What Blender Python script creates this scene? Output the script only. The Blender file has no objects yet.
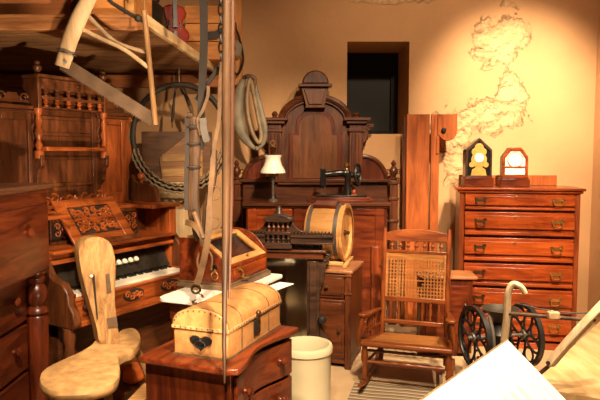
import bpy, bmesh, math, random
from math import sin, cos, pi, radians, sqrt, atan, atan2
from mathutils import Vector, Matrix
random.seed(7)
SC = bpy.context.scene
COL = SC.collection
TH = atan(0.075); CT, ST = cos(TH), sin(TH); HC = 1.5

# ------------------------------------------------------------------ measuring helpers (surveying the photograph)
def W(u, v, Y):
    a = (u-300)/600; b = (200-v)/600
    s = Y/(CT+b*ST)
    return Vector((a*s, Y, HC+(b*CT-ST)*s))
def WZ(u, v, z):
    a = (u-300)/600; b = (200-v)/600
    s = (z-HC)/(b*CT-ST)
    return Vector((a*s, (CT+b*ST)*s, z))
def Z(v, Y): return W(300, v, Y).z
def X(u, Y, v=200): return W(u, v, Y).x

# ------------------------------------------------------------------ mesh builder
class B:
    def __init__(s): s.bm = bmesh.new()
    def _new(s, verts, faces, M=None):
        vs = [s.bm.verts.new(M @ Vector(v) if M else v) for v in verts]
        for f in faces:
            try: s.bm.faces.new([vs[i] for i in f])
            except ValueError: pass
        return s
    def box(s, x0, x1, y0, y1, z0, z1, M=None):
        v = [(x, y, z) for x in (x0, x1) for y in (y0, y1) for z in (z0, z1)]
        return s._new(v, [(0,1,3,2),(4,6,7,5),(0,4,5,1),(2,3,7,6),(0,2,6,4),(1,5,7,3)], M)
    def bar(s, p, q, w, d, up=(0,0,1)):
        p, q = Vector(p), Vector(q); t = q-p; L = t.length; t.normalize()
        upv = Vector(up)
        if abs(t.dot(upv)) > .98: upv = Vector((0,1,0))
        a = t.cross(upv).normalized(); b = a.cross(t)
        M = Matrix((( a.x, t.x, b.x, p.x),(a.y, t.y, b.y, p.y),(a.z, t.z, b.z, p.z),(0,0,0,1)))
        return s.box(-w/2, w/2, 0, L, -d/2, d/2, M)
    def prism(s, pts, axis, a, b, M=None):
        n = len(pts)
        def mk(p, t):
            return {'x': (t, p[0], p[1]), 'y': (p[0], t, p[1]), 'z': (p[0], p[1], t)}[axis]
        v = [mk(p, a) for p in pts]+[mk(p, b) for p in pts]
        f = [tuple(range(n)), tuple(range(2*n-1, n-1, -1))]
        f += [(i, (i+1) % n, n+(i+1) % n, n+i) for i in range(n)]
        return s._new(v, f, M)
    def lathe(s, prof, o=(0,0,0), ax=(0,0,1), n=16, open_=False):
        ax = Vector(ax).normalized(); M = Matrix.Translation(o) @ ax.to_track_quat('Z', 'Y').to_matrix().to_4x4()
        v = []; f = []
        for r, z in prof:
            for k in range(n):
                v.append((max(r, 1e-4)*cos(2*pi*k/n), max(r, 1e-4)*sin(2*pi*k/n), z))
        m = len(prof)
        for i in range(m-1):
            for k in range(n):
                f.append((i*n+k, i*n+(k+1) % n, (i+1)*n+(k+1) % n, (i+1)*n+k))
        if (sqrt((prof[0][0]-prof[-1][0])**2+(prof[0][1]-prof[-1][1])**2) > .021 or len(prof) < 4) and not open_:
            f.append(tuple(range(n-1, -1, -1))); f.append(tuple(range((m-1)*n, m*n)))
        return s._new(v, f, M)
    def cyl(s, p, q, r, r2=None, n=12):
        p, q = Vector(p), Vector(q)
        return s.lathe([(r, 0), (r if r2 is None else r2, (q-p).length)], p, q-p, n)
    def turned(s, p, q, prof, n=12):
        p, q = Vector(p), Vector(q); L = (q-p).length
        return s.lathe([(r, t*L) for r, t in prof], p, q-p, n)
    def ball(s, c, r, n=12, sq=1.0):
        return s.lathe([(r*sin(pi*i/8), -r*sq*cos(pi*i/8)) for i in range(9)], c, (0,0,1), n)
    def tube(s, pts, r, n=8, closed=False, flat=1.0, up=(0,0,1)):
        pts = [Vector(p) for p in pts]; m = len(pts)
        rr = r if isinstance(r, (list, tuple)) else [r]*m
        v = []; f = []; pa = None
        for i in range(m):
            if closed: t = pts[(i+1) % m]-pts[i-1]
            else: t = pts[min(i+1, m-1)]-pts[max(i-1, 0)]
            t.normalize()
            if pa is None:
                u0 = Vector(up)
                if abs(t.dot(u0)) > .9: u0 = Vector((0,1,0)) if abs(t.y) < .9 else Vector((1,0,0))
                pa = t.cross(u0).normalized()
            a = (pa-t*pa.dot(t)).normalized(); pa = a; b = t.cross(a)
            for k in range(n):
                c = 2*pi*k/n
                v.append(pts[i]+a*(rr[i]*cos(c))+b*(rr[i]*flat*sin(c)))
        for i in range(m if closed else m-1):
            for k in range(n):
                j = (i+1) % m
                f.append((i*n+k, i*n+(k+1) % n, j*n+(k+1) % n, j*n+k))
        if not closed: f.append(tuple(range(n-1, -1, -1))); f.append(tuple(range((m-1)*n, m*n)))
        return s._new(v, f)
    def ribbon(s, pts, w, t, side):
        """flat strap: width w along side, thickness t"""
        pts = [Vector(p) for p in pts]; side = Vector(side).normalized(); m = len(pts)
        ww = w if isinstance(w, (list, tuple)) else [w]*m
        v = []; f = []
        for i in range(m):
            tg = (pts[min(i+1, m-1)]-pts[max(i-1, 0)]).normalized()
            sd = (side-tg*side.dot(tg)).normalized(); nn = tg.cross(sd)
            for a, b in ((-1,-1),(1,-1),(1,1),(-1,1)):
                v.append(pts[i]+sd*(a*ww[i]/2)+nn*(b*t/2))
        for i in range(m-1):
            for k in range(4): f.append((i*4+k, i*4+(k+1) % 4, i*4+4+(k+1) % 4, i*4+4+k))
        f += [(3,2,1,0), tuple((m-1)*4+k for k in range(4))]
        return s._new(v, f)
    def spiral(s, c, ex, ez, r, turns=1.3, rad=.006, a0=0, sgn=1, n=6, k=18):
        c, ex, ez = Vector(c), Vector(ex), Vector(ez); p = []
        for i in range(k+1):
            t = i/k; a = a0+sgn*turns*2*pi*t; q = r*(1-.8*t)
            p.append(c+ex*(q*cos(a))+ez*(q*sin(a)))
        return s.tube(p, [rad*(1-.4*i/k) for i in range(k+1)], n)

def smooth_path(pts, k=6):
    pts = [Vector(p) for p in pts]; out = []
    for i in range(len(pts)-1):
        p0 = pts[max(i-1, 0)]; p1 = pts[i]; p2 = pts[i+1]; p3 = pts[min(i+2, len(pts)-1)]
        for j in range(k):
            t = j/k
            out.append(.5*((2*p1)+(p2-p0)*t+(2*p0-5*p1+4*p2-p3)*t*t+(3*p1-p0-3*p2+p3)*t**3))
    out.append(pts[-1]); return out
def smooth_closed(pts, k=5):
    pts = [Vector(p) for p in pts]; n = len(pts); out = []
    for i in range(n):
        p0, p1, p2, p3 = pts[i-1], pts[i], pts[(i+1) % n], pts[(i+2) % n]
        for j in range(k):
            t = j/k
            out.append(.5*((2*p1)+(p2-p0)*t+(2*p0-5*p1+4*p2-p3)*t*t+(3*p1-p0-3*p2+p3)*t**3))
    return out

def obj(name, b, mat, parent=None, bevel=0.0, smooth=True, world=False, label=None, seg=2):
    bm = b.bm
    if world and parent is not None:
        M = Matrix.Identity(4); q_ = parent
        while q_ is not None:
            M = Matrix.Translation(q_.location) @ Matrix.Rotation(q_.rotation_euler.z, 4, 'Z') @ M; q_ = q_.parent
        bm.transform(M.inverted())
    bmesh.ops.recalc_face_normals(bm, faces=bm.faces)
    me = bpy.data.meshes.new(name); bm.to_mesh(me); bm.free()
    if smooth:
        for p in me.polygons: p.use_smooth = True
        me.set_sharp_from_angle(angle=radians(38))
    o = bpy.data.objects.new(name, me); COL.objects.link(o)
    me.materials.append(mat)
    if parent is not None: o.parent = parent
    if bevel:
        md = o.modifiers.new('edge', 'BEVEL'); md.width = bevel; md.segments = seg; md.limit_method = 'ANGLE'; md.angle_limit = radians(40)
    if label: o['label'] = label
    return o
def thing(name, label, cat, loc=(0,0,0), rz=0, group=None):
    o = bpy.data.objects.new(name, None); COL.objects.link(o); o.empty_display_size = .05
    o.location = loc; o.rotation_euler = (0,0,rz); o['label'] = label; o['category'] = cat
    if group: o['group'] = group
    return o
def tag(o, label, cat, group=None):
    o['label'] = label; o['category'] = cat
    if group: o['group'] = group
    return o
def struct(name, b, mat, parent=None, **k):
    o = obj(name, b, mat, parent, **k)
    if parent is None: o['kind'] = 'structure'
    return o

# ------------------------------------------------------------------ materials
def nt(name):
    m = bpy.data.materials.new(name); m.use_nodes = True
    n = m.node_tree.nodes; l = m.node_tree.links
    return m, n, l, n['Principled BSDF']
def ramp(n, stops):
    r = n.new('ShaderNodeValToRGB'); e = r.color_ramp.elements
    while len(e) < len(stops): e.new(.5)
    for i, (p, c) in enumerate(stops): e[i].position = p; e[i].color = (*c, 1) if len(c) == 3 else c
    return r
def wood(name, c1, c2, rough=.38, grain='x', scale=6., coat=.15, bump=.15, contrast=(.35,.68)):
    m, n, l, p = nt(name)
    tc = n.new('ShaderNodeTexCoord'); mp = n.new('ShaderNodeMapping')
    sc = {'x': (1.2, 9, 9), 'y': (9, 1.2, 9), 'z': (9, 9, 1.2)}[grain]
    mp.inputs['Scale'].default_value = sc
    l.new(tc.outputs['Object'], mp.inputs['Vector'])
    ns = n.new('ShaderNodeTexNoise'); ns.inputs['Scale'].default_value = scale*.5; ns.inputs['Detail'].default_value = 7
    ns.inputs['Roughness'].default_value = .62; ns.inputs['Distortion'].default_value = .8
    l.new(mp.outputs[0], ns.inputs['Vector'])
    r = ramp(n, [(contrast[0], c1), (contrast[1], c2)]); l.new(ns.outputs['Fac'], r.inputs[0])
    n2 = n.new('ShaderNodeTexNoise'); n2.inputs['Scale'].default_value = 3.5; n2.inputs['Detail'].default_value = 4
    l.new(tc.outputs['Object'], n2.inputs['Vector'])
    r2 = ramp(n, [(.3, (.72,.72,.72)), (.7, (1.12,1.1,1.08))]); l.new(n2.outputs['Fac'], r2.inputs[0])
    mx = n.new('ShaderNodeMix'); mx.data_type = 'RGBA'; mx.blend_type = 'MULTIPLY'; mx.inputs[0].default_value = 1
    l.new(r.outputs[0], mx.inputs[6]); l.new(r2.outputs[0], mx.inputs[7]); l.new(mx.outputs[2], p.inputs['Base Color'])
    rr = n.new('ShaderNodeMapRange'); rr.inputs[3].default_value = max(rough-.1, .05); rr.inputs[4].default_value = rough+.12
    l.new(n2.outputs['Fac'], rr.inputs[0]); l.new(rr.outputs[0], p.inputs['Roughness'])
    p.inputs['Coat Weight'].default_value = coat*.5; p.inputs['Coat Roughness'].default_value = .2; p.inputs['Specular IOR Level'].default_value = .32
    bp = n.new('ShaderNodeBump'); bp.inputs['Strength'].default_value = bump; bp.inputs['Distance'].default_value = .004
    l.new(ns.outputs['Fac'], bp.inputs['Height']); l.new(bp.outputs[0], p.inputs['Normal'])
    return m
def plain(name, c, rough=.5, metal=0, var=.25, scale=20, bump=.1, coat=0, **kw):
    m, n, l, p = nt(name)
    tc = n.new('ShaderNodeTexCoord'); ns = n.new('ShaderNodeTexNoise'); ns.inputs['Scale'].default_value = scale; ns.inputs['Detail'].default_value = 5
    l.new(tc.outputs['Object'], ns.inputs['Vector'])
    r = ramp(n, [(.3, tuple(x*(1-var) for x in c)), (.7, tuple(min(1, x*(1+var*.6)) for x in c))])
    l.new(ns.outputs['Fac'], r.inputs[0]); l.new(r.outputs[0], p.inputs['Base Color'])
    p.inputs['Roughness'].default_value = rough; p.inputs['Metallic'].default_value = metal; p.inputs['Coat Weight'].default_value = coat
    bp = n.new('ShaderNodeBump'); bp.inputs['Strength'].default_value = bump; bp.inputs['Distance'].default_value = .003
    l.new(ns.outputs['Fac'], bp.inputs['Height']); l.new(bp.outputs[0], p.inputs['Normal'])
    for k, v in kw.items(): p.inputs[k.replace('_', ' ')].default_value = v
    return m

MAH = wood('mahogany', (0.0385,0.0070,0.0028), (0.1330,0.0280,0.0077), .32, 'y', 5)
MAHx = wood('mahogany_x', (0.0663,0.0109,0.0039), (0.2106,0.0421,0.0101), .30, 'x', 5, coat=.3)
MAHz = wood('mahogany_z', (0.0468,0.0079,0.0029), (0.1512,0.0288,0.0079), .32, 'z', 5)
WAL = wood('walnut', (0.0351,0.0086,0.0031), (0.1365,0.0390,0.0109), .36, 'x', 5)
WALz = wood('walnut_z', (0.0351,0.0086,0.0031), (0.1404,0.0390,0.0109), .36, 'z', 5)
BURL = wood('burl', (.065,.022,.008), (.20,.072,.026), .3, 'z', 2.5, coat=.3)
EBON = wood('dark_stain', (0.0187,0.0093,0.0059), (0.0723,0.0340,0.0187), .42, 'x', 6)
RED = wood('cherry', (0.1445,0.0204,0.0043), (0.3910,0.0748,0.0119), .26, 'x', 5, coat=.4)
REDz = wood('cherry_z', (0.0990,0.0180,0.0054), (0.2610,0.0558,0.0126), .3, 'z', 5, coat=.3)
ORG = wood('oak_organ', (.15,.032,.007), (.45,.112,.023), .3, 'x', 5, coat=.3)
ORGz = wood('oak_organ_z', (.14,.030,.007), (.42,.104,.022), .32, 'z', 5, coat=.3)
ORGD = wood('oak_dark', (0.0405,0.0126,0.0045), (0.1530,0.0468,0.0144), .4, 'x', 5)
ORGDz = wood('oak_dark_z', (0.0405,0.0126,0.0045), (0.1530,0.0468,0.0144), .4, 'z', 5)
PLANK = wood('board_orange', (.24,.055,.012), (.50,.135,.032), .38, 'z', 4)
PINE = wood('pine', (.24,.105,.036), (.50,.24,.085), .5, 'x', 4)
PINEy = wood('pine_y', (.17,.078,.03), (.42,.21,.085), .55, 'y', 4)
PINEc = wood('pine_crate', (.36,.13,.034), (.62,.27,.075), .45, 'x', 3)
PALE = wood('pale_hewn', (0.2520,0.1215,0.0405), (0.5400,0.3150,0.1215), .6, 'z', 6, coat=0, bump=.5)
PALEx = wood('pale_hewn_x', (.28,.14,.046), (.60,.36,.145), .6, 'x', 6, coat=0, bump=.5)
SAW = wood('saw_frame', (.34,.22,.11), (.60,.44,.26), .6, 'z', 4, coat=0, bump=.2)
HANDLE = wood('pale_handle', (.48,.34,.19), (.80,.66,.44), .6, 'z', 4, coat=0, bump=.2)
PLY = wood('plywood', (.52,.33,.14), (.74,.54,.28), .5, 'y', 2.4, coat=0)
CHAIR = wood('chair_maple', (0.0864,0.0187,0.0043), (0.2448,0.0634,0.0130), .3, 'x', 5, coat=.3)
CHAIRz = wood('chair_maple_z', (0.0792,0.0173,0.0043), (0.2304,0.0576,0.0122), .3, 'z', 5, coat=.3)
CANE = wood('cane', (0.1955,0.0723,0.0170), (0.3400,0.1403,0.0357), .45, 'x', 8)
CHURN = wood('churn_stave', (.44,.20,.06), (.68,.37,.125), .5, 'x', 4)
BARREL = wood('barrel_pale', (.42,.28,.14), (.66,.48,.26), .6, 'z', 4)
POLE = wood('weathered_pole', (.026,.012,.005), (.105,.052,.022), .55, 'z', 5, coat=0, bump=.4)
POLER = wood('weathered_red', (0.0300,0.0108,0.0048), (0.0960,0.0360,0.0156), .55, 'z', 5, coat=0)
IRON = plain('cast_iron', (.018,.016,.015), .42, .35, .4, 30)
STEEL = plain('old_steel', (.14,.085,.05), .5, .4, .35, 12)
GREYM = plain('grey_iron', (.16,.14,.12), .45, .6, .3, 15)
BRASS = plain('brass', (.50,.30,.09), .32, .9, .3, 20)
DBRASS = plain('dark_brass', (.12,.075,.035), .35, .8, .3, 30)
LEATHER = plain('leather_tan', (.15,.08,.034), .6, 0, .5, 14, .3)
LEATHD = plain('leather_dark', (.020,.012,.007), .65, 0, .4, 20, .3)
COLLAR = plain('collar_leather', (.19,.155,.10), .55, 0, .5, 9, .4)
COLLARD = plain('collar_roll', (.24,.165,.09), .55, 0, .45, 14, .4)
CERAM = plain('stoneware', (.56,.50,.33), .25, 0, .08, 5, .03, coat=.5)
MILK = plain('milk_glass', (.86,.82,.70), .2, 0, .03, 5, 0, coat=.4)
MARBLE = plain('white_marble', (.88,.84,.76), .3, 0, .06, 6, .02)
PAPER = plain('paper', (.9,.88,.82), .7, 0, .03, 8, .02)
WHITE = plain('sign_white', (.93,.91,.86), .5, 0, .01, 5, 0)
INK = plain('pale_ink', (.86,.81,.69), .6, 0, .05, 60, 0)  # near-white: glare washing out the print is put into its colour
BLACK = plain('black_japan', (.010,.009,.008), .25, 0, .3, 25, .03, coat=.6)
STOPB = plain('stop_board', (.020,.018,.014), .42, 0, .6, 30, .1)
IVORY = plain('ivory', (.88,.83,.68), .3, 0, .05, 30, 0)
DIAL = plain('dial_white', (.90,.87,.78), .4, 0, .04, 10, 0)
GOLDP = plain('gold_paint', (.50,.30,.06), .45, 0, .25, 25, .05)
DARK = plain('dark_void', (.006,.005,.004), .8, 0, .2, 6, 0)
HOLE = plain('recess_shade', (.02,.010,.006), .8, 0, .3, 20, 0)  # near-black colour standing in for shade inside recesses, openings and a crack
VIO = plain('red_lacquer', (.22,.016,.006), .15, 0, .3, 8, .02, coat=.8)
ORANGE = plain('lit_orange', (.70,.15,.02), .7, 0, .2, 12, .2)  # light on an inner organ part, put into this orange
ROPE = plain('rope', (.24,.17,.10), .8, 0, .45, 60, .5)
GLASSD = plain('night_pane', (.012,.013,.010), .6, 0, .2, 3, 0)
def mirror_mat():
    m, n, l, p = nt('mirror_glass')
    tc = n.new('ShaderNodeTexCoord'); ns = n.new('ShaderNodeTexNoise'); ns.inputs['Scale'].default_value = 6
    l.new(tc.outputs['Object'], ns.inputs['Vector'])
    r = ramp(n, [(.3, (.36,.36,.30)), (.7, (.58,.56,.47))]); l.new(ns.outputs['Fac'], r.inputs[0]); l.new(r.outputs[0], p.inputs['Base Color'])
    p.inputs['Metallic'].default_value = 1; p.inputs['Roughness'].default_value = .12
    return m
MIRROR = mirror_mat()
def clear_glass(name, tint=(.93,.94,.88)):
    m, n, l, p = nt(name); out = n['Material Output']; n.remove(p)
    tc = n.new('ShaderNodeTexCoord'); ns = n.new('ShaderNodeTexNoise'); ns.inputs['Scale'].default_value = 9
    l.new(tc.outputs['Object'], ns.inputs['Vector'])
    tr = n.new('ShaderNodeBsdfTransparent'); tr.inputs[0].default_value = (*tint, 1)
    gl = n.new('ShaderNodeBsdfGlossy'); gl.inputs['Roughness'].default_value = .12
    r = ramp(n, [(.3, (.10,.10,.10)), (.8, (.24,.24,.24))]); l.new(ns.outputs['Fac'], r.inputs[0])
    mx = n.new('ShaderNodeMixShader'); l.new(r.outputs[0], mx.inputs[0]); l.new(tr.outputs[0], mx.inputs[1]); l.new(gl.outputs[0], mx.inputs[2]); l.new(mx.outputs[0], out.inputs[0])
    return m
GLASS = clear_glass('clear_glass')

def plaster(name, peel=True):
    m, n, l, p = nt(name)
    tc = n.new('ShaderNodeTexCoord'); P = tc.outputs['Object']
    n1 = n.new('ShaderNodeTexNoise'); n1.inputs['Scale'].default_value = 1.6; n1.inputs['Detail'].default_value = 6; l.new(P, n1.inputs['Vector'])
    r1 = ramp(n, [(.3, (.45,.25,.115)), (.7, (.55,.315,.148))]); l.new(n1.outputs['Fac'], r1.inputs[0])
    n2 = n.new('ShaderNodeTexNoise'); n2.inputs['Scale'].default_value = 14; n2.inputs['Detail'].default_value = 8; n2.inputs['Roughness'].default_value = .7; l.new(P, n2.inputs['Vector'])
    b2 = n.new('ShaderNodeBump'); b2.inputs['Strength'].default_value = .35; b2.inputs['Distance'].default_value = .012; l.new(n2.outputs['Fac'], b2.inputs['Height'])
    col = r1.outputs[0]; nrm = b2.outputs[0]
    if peel:
        n3 = n.new('ShaderNodeTexNoise'); n3.inputs['Scale'].default_value = 4.2; n3.inputs['Detail'].default_value = 9; n3.inputs['Roughness'].default_value = .68; n3.inputs['Distortion'].default_value = .3
        l.new(P, n3.inputs['Vector'])
        tot = None
        for (cx, cz, rx, rz) in ((1.78,2.50,.40,.34),(1.86,2.05,.20,.36),(1.70,1.86,.44,.22),(1.30,1.66,.30,.26),(.75,2.86,.5,.05),(1.42,1.45,.22,.3)):
            mp = n.new('ShaderNodeMapping'); mp.inputs['Location'].default_value = (-cx/rx, 0, -cz/rz); mp.inputs['Scale'].default_value = (1/rx, 0.01, 1/rz)
            l.new(P, mp.inputs['Vector'])
            ln = n.new('ShaderNodeVectorMath'); ln.operation = 'LENGTH'; l.new(mp.outputs[0], ln.inputs[0])
            mr = n.new('ShaderNodeMapRange'); mr.inputs[1].default_value = 0.0; mr.inputs[2].default_value = 1.25; mr.inputs[3].default_value = 1; mr.inputs[4].default_value = 0
            l.new(ln.outputs['Value'], mr.inputs[0])
            if tot is None: tot = mr.outputs[0]
            else:
                mx = n.new('ShaderNodeMath'); mx.operation = 'MAXIMUM'; l.new(tot, mx.inputs[0]); l.new(mr.outputs[0], mx.inputs[1]); tot = mx.outputs[0]
        ml = n.new('ShaderNodeMath'); ml.operation = 'MULTIPLY_ADD'; ml.inputs[1].default_value = .36; l.new(tot, ml.inputs[0]); n7 = n.new('ShaderNodeMath'); n7.operation = 'MULTIPLY'; n7.inputs[1].default_value = .7; l.new(n3.outputs['Fac'], n7.inputs[0]); l.new(n7.outputs[0], ml.inputs[2])
        st = ramp(n, [(.515, (0,0,0)), (.545, (.6,.6,.6)), (.62, (1,1,1))]); l.new(ml.outputs[0], st.inputs[0])
        ed = ramp(n, [(.505, (0,0,0)), (.515, (1,1,1)), (.525, (0,0,0))]); l.new(ml.outputs[0], ed.inputs[0])
        n4 = n.new('ShaderNodeTexNoise'); n4.inputs['Scale'].default_value = 4; l.new(P, n4.inputs['Vector'])
        g4 = ramp(n, [(.54, (0,0,0)), (.62, (1,1,1))]); l.new(n4.outputs['Fac'], g4.inputs[0])
        em = n.new('ShaderNodeMath'); em.operation = 'MULTIPLY'; l.new(ed.outputs[0], em.inputs[0]); l.new(g4.outputs[0], em.inputs[1])
        mx = n.new('ShaderNodeMix'); mx.data_type = 'RGBA'; e2 = n.new('ShaderNodeMath'); e2.operation = 'MULTIPLY'; e2.inputs[1].default_value = .22; l.new(em.outputs[0], e2.inputs[0]); l.new(e2.outputs[0], mx.inputs[0]); l.new(col, mx.inputs[6]); mx.inputs[7].default_value = (.20,.10,.045,1)
        m2 = n.new('ShaderNodeMix'); m2.data_type = 'RGBA'; m2.inputs[7].default_value = (.63,.42,.21,1)
        hf = n.new('ShaderNodeMath'); hf.operation = 'MULTIPLY'; hf.inputs[1].default_value = .6; l.new(st.outputs[0], hf.inputs[0])
        l.new(hf.outputs[0], m2.inputs[0]); l.new(mx.outputs[2], m2.inputs[6]); col = m2.outputs[2]
        b3 = n.new('ShaderNodeBump'); b3.inputs['Strength'].default_value = 1; b3.inputs['Distance'].default_value = .028; b3.invert = True
        n8 = n.new('ShaderNodeTexNoise'); n8.inputs['Scale'].default_value = 11; n8.inputs['Detail'].default_value = 6; l.new(P, n8.inputs['Vector'])
        r8 = ramp(n, [(.38, (.25,.25,.25)), (.60, (1,1,1))]); l.new(n8.outputs['Fac'], r8.inputs[0])
        m8 = n.new('ShaderNodeMath'); m8.operation = 'MULTIPLY'; l.new(st.outputs[0], m8.inputs[0]); l.new(r8.outputs[0], m8.inputs[1]); l.new(m8.outputs[0], b3.inputs['Height']); l.new(nrm, b3.inputs['Normal']); nrm = b3.outputs[0]
    l.new(col, p.inputs['Base Color']); l.new(nrm, p.inputs['Normal']); p.inputs['Roughness'].default_value = .9
    return m
PLAST = plaster('adobe_plaster'); PLAST2 = plaster('adobe_plain', False)
FLOORM = plain('floor_concrete', (.42,.29,.16), .7, 0, .18, 5, .15)
def rug_mat():
    m, n, l, p = nt('rag_rug')
    tc = n.new('ShaderNodeTexCoord'); sp = n.new('ShaderNodeSeparateXYZ'); l.new(tc.outputs['Object'], sp.inputs[0])
    ns = n.new('ShaderNodeTexNoise'); ns.inputs['Scale'].default_value = 3; l.new(tc.outputs['Object'], ns.inputs['Vector'])
    md = n.new('ShaderNodeMath'); md.operation = 'MULTIPLY_ADD'; md.inputs[1].default_value = 20; l.new(sp.outputs['Y'], md.inputs[0]); l.new(ns.outputs['Fac'], md.inputs[2])
    fr = n.new('ShaderNodeMath'); fr.operation = 'FRACT'; l.new(md.outputs[0], fr.inputs[0])
    r = ramp(n, [(0, (.07,.05,.035)), (.3, (.12,.085,.05)), (.42, (.42,.34,.22)), (.6, (.38,.29,.18)), (.7, (.06,.045,.03)), (.85, (.24,.17,.10))])
    l.new(fr.outputs[0], r.inputs[0])
    n2 = n.new('ShaderNodeTexNoise'); n2.inputs['Scale'].default_value = 90; l.new(tc.outputs['Object'], n2.inputs['Vector'])
    bp = n.new('ShaderNodeBump'); bp.inputs['Strength'].default_value = .5; bp.inputs['Distance'].default_value = .006; l.new(n2.outputs['Fac'], bp.inputs['Height']); l.new(bp.outputs[0], p.inputs['Normal'])
    l.new(r.outputs[0], p.inputs['Base Color']); p.inputs['Roughness'].default_value = .95
    return m
RUG = rug_mat()
def hide_mat():
    m, n, l, p = nt('trunk_hide')
    tc = n.new('ShaderNodeTexCoord'); ns = n.new('ShaderNodeTexNoise'); ns.inputs['Scale'].default_value = 11; ns.inputs['Detail'].default_value = 9; ns.inputs['Roughness'].default_value = .75
    l.new(tc.outputs['Object'], ns.inputs['Vector'])
    r = ramp(n, [(.25, (.19,.072,.020)), (.48, (.40,.185,.060)), (.75, (.56,.305,.115))]); l.new(ns.outputs['Fac'], r.inputs[0]); l.new(r.outputs[0], p.inputs['Base Color'])
    p.inputs['Roughness'].default_value = .55
    bp = n.new('ShaderNodeBump'); bp.inputs['Strength'].default_value = .35; bp.inputs['Distance'].default_value = .006; l.new(ns.outputs['Fac'], bp.inputs['Height']); l.new(bp.outputs[0], p.inputs['Normal'])
    return m
HIDE = hide_mat()

# ------------------------------------------------------------------ camera and room
cam = bpy.data.cameras.new('camera'); co = bpy.data.objects.new('camera', cam); COL.objects.link(co)
co.location = (0, 0, HC); co.rotation_euler = (pi/2-TH, 0, 0); cam.sensor_width = 36; cam.lens = 36; cam.clip_start = .05
SC.camera = co

YB = 5.4
wx0, wx1 = X(347, YB, 80), X(409, YB, 80); wz0, wz1 = Z(134, YB), Z(41.5, YB)
XL, XR, ZC = -3.0, 2.63, 3.4
b = B(); b.box(XL-.1, XR+.1, -.5, YB+.75, -.1, 0); struct('floor', b, FLOORM)
b = B(); b.box(XL-.1, XR+.1, -.5, YB+.75, ZC, ZC+.1); struct('ceiling', b, PLAST2)
b = B()
b.box(XL-.1, wx0, YB, YB+.7, 0, ZC); b.box(wx1, XR+.1, YB, YB+.7, 0, ZC)
b.box(wx0, wx1, YB, YB+.7, 0, wz0); b.box(wx0, wx1, YB, YB+.7, wz1, ZC)
bmesh.ops.remove_doubles(b.bm, verts=b.bm.verts, dist=1e-5)
struct('wall_back', b, PLAST)
b = B(); b.box(XR, XR+.1, -.5, YB, 0, ZC); struct('wall_right', b, PLAST2)
b = B(); b.box(XL-.1, XL, -.5, YB, 0, ZC); struct('wall_left', b, PLAST2)
t = bpy.data.objects.new('window_1', None); COL.objects.link(t); t.location = ((wx0+wx1)/2, YB+.62, wz0); t['kind'] = 'structure'
hw = (wx1-wx0)/2; hh = wz1-wz0
b = B(); b.box(-hw, hw, .03, .05, 0, hh); obj('pane', b, GLASSD, t)
b = B(); b.box(-hw, -hw+.05, -.02, .03, 0, hh); b.box(hw-.07, hw, -.02, .03, 0, hh); b.box(-hw+.05, hw-.07, -.02, .03, hh-.2, hh); b.box(-hw+.05, hw-.07, -.02, .03, 0, .05)
obj('window_frame', b, DARK, t)

# rug
t = B(); t.box(-.43, .43, -.42, .42, 0, .008)
o = obj('striped_rug', t, RUG); o.location = (.68, 3.36, 0); o.rotation_euler.z = radians(-14)
tag(o, 'dark and tan striped woven rug on the floor under the rocking chair', 'rug')

# ------------------------------------------------------------------ highboy chest
p1 = W(460, 190, 4.66); p2 = W(581, 190, 4.50)
rz = atan2(p2.y-p1.y, p2.x-p1.x); wd = sqrt((p2.x-p1.x)**2+(p2.y-p1.y)**2); zt = Z(188, 4.57)
def Zc(v): return Z(v, 4.57)
CH = thing('tall_chest_of_drawers', 'tall reddish six drawer chest carrying two clocks against the bright wall', 'chest of drawers', (p1.x, p1.y, 0), rz)
dp = .44
b = B(); b.box(0, .035, 0.0, dp, 0, zt-.02); b.box(wd-.035, wd, 0.0, dp, 0, zt-.02); b.box(.035, wd-.035, .03, dp, .05, zt-.02)
for a_ in (0, wd-.035):
    for k in range(3): b.box(a_+.006+.010*k, a_+.011+.010*k, -.005, .0, .12, zt-.06)
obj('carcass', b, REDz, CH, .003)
b = B(); b.box(-.03, wd+.03, -.035, dp+.01, zt-.02, zt); b.box(-.015, wd+.015, -.02, dp+.005, zt-.04, zt-.02); obj('top_board', b, RED, CH, .006)
b = B(); b.box(.02, wd-.08, dp-.03, dp-.01, zt, zt+.085); obj('back_rail', b, PLANK, CH, .004)
b = B(); b.box(-.012, wd+.012, -.014, dp, 0, Zc(342)); obj('plinth', b, RED, CH, .005)
lev = [(194,210.5),(212.5,236),(238.5,262),(264.5,287),(289.5,312.5),(315,340)]
for i, (va, vb) in enumerate(lev):
    z1, z0 = Zc(va), Zc(vb)
    b = B(); b.box(.04, wd-.04, -.004, .03, z0, z1)
    h = z1-z0
    b.box(.04, wd-.04, -.022, -.004, z0+h*.30, z1-h*.14); b.box(.04, wd-.04, -.016, -.004, z0+.004, z0+h*.16)
    d = obj('drawer', b, RED, CH, .004)
    zc = z0+h*.60
    for k, xx in enumerate((.155, wd-.165)):
        b = B()
        for s in (-1, 1):
            b.spiral((xx+s*.032, -.026, zc+.012), (1,0,0), (0,0,1), .014, 1, .005, 0, s)
            b.cyl((xx+s*.032, -.022, zc), (xx+s*.032, -.045, zc), .006)
        b.tube(smooth_path([(xx-.036,-.043,zc+.002),(xx-.026,-.046,zc-.028),(xx,-.046,zc-.033),(xx+.026,-.046,zc-.028),(xx+.036,-.043,zc+.002)]), .0045, 6)
        b.box(xx-.040, xx+.040, -.025, -.0215, zc-.008, zc+.013)
        obj('handle', b, DBRASS if k == 0 else BRASS, d)
    if i < 3:
        b = B(); b.lathe([(.012, 0), (.012, .005), (.003, .007)], (wd*.47, -.022, z1-h*.18), (0,-1,0), 8); obj('keyhole_plate', b, BRASS, d)

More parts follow.
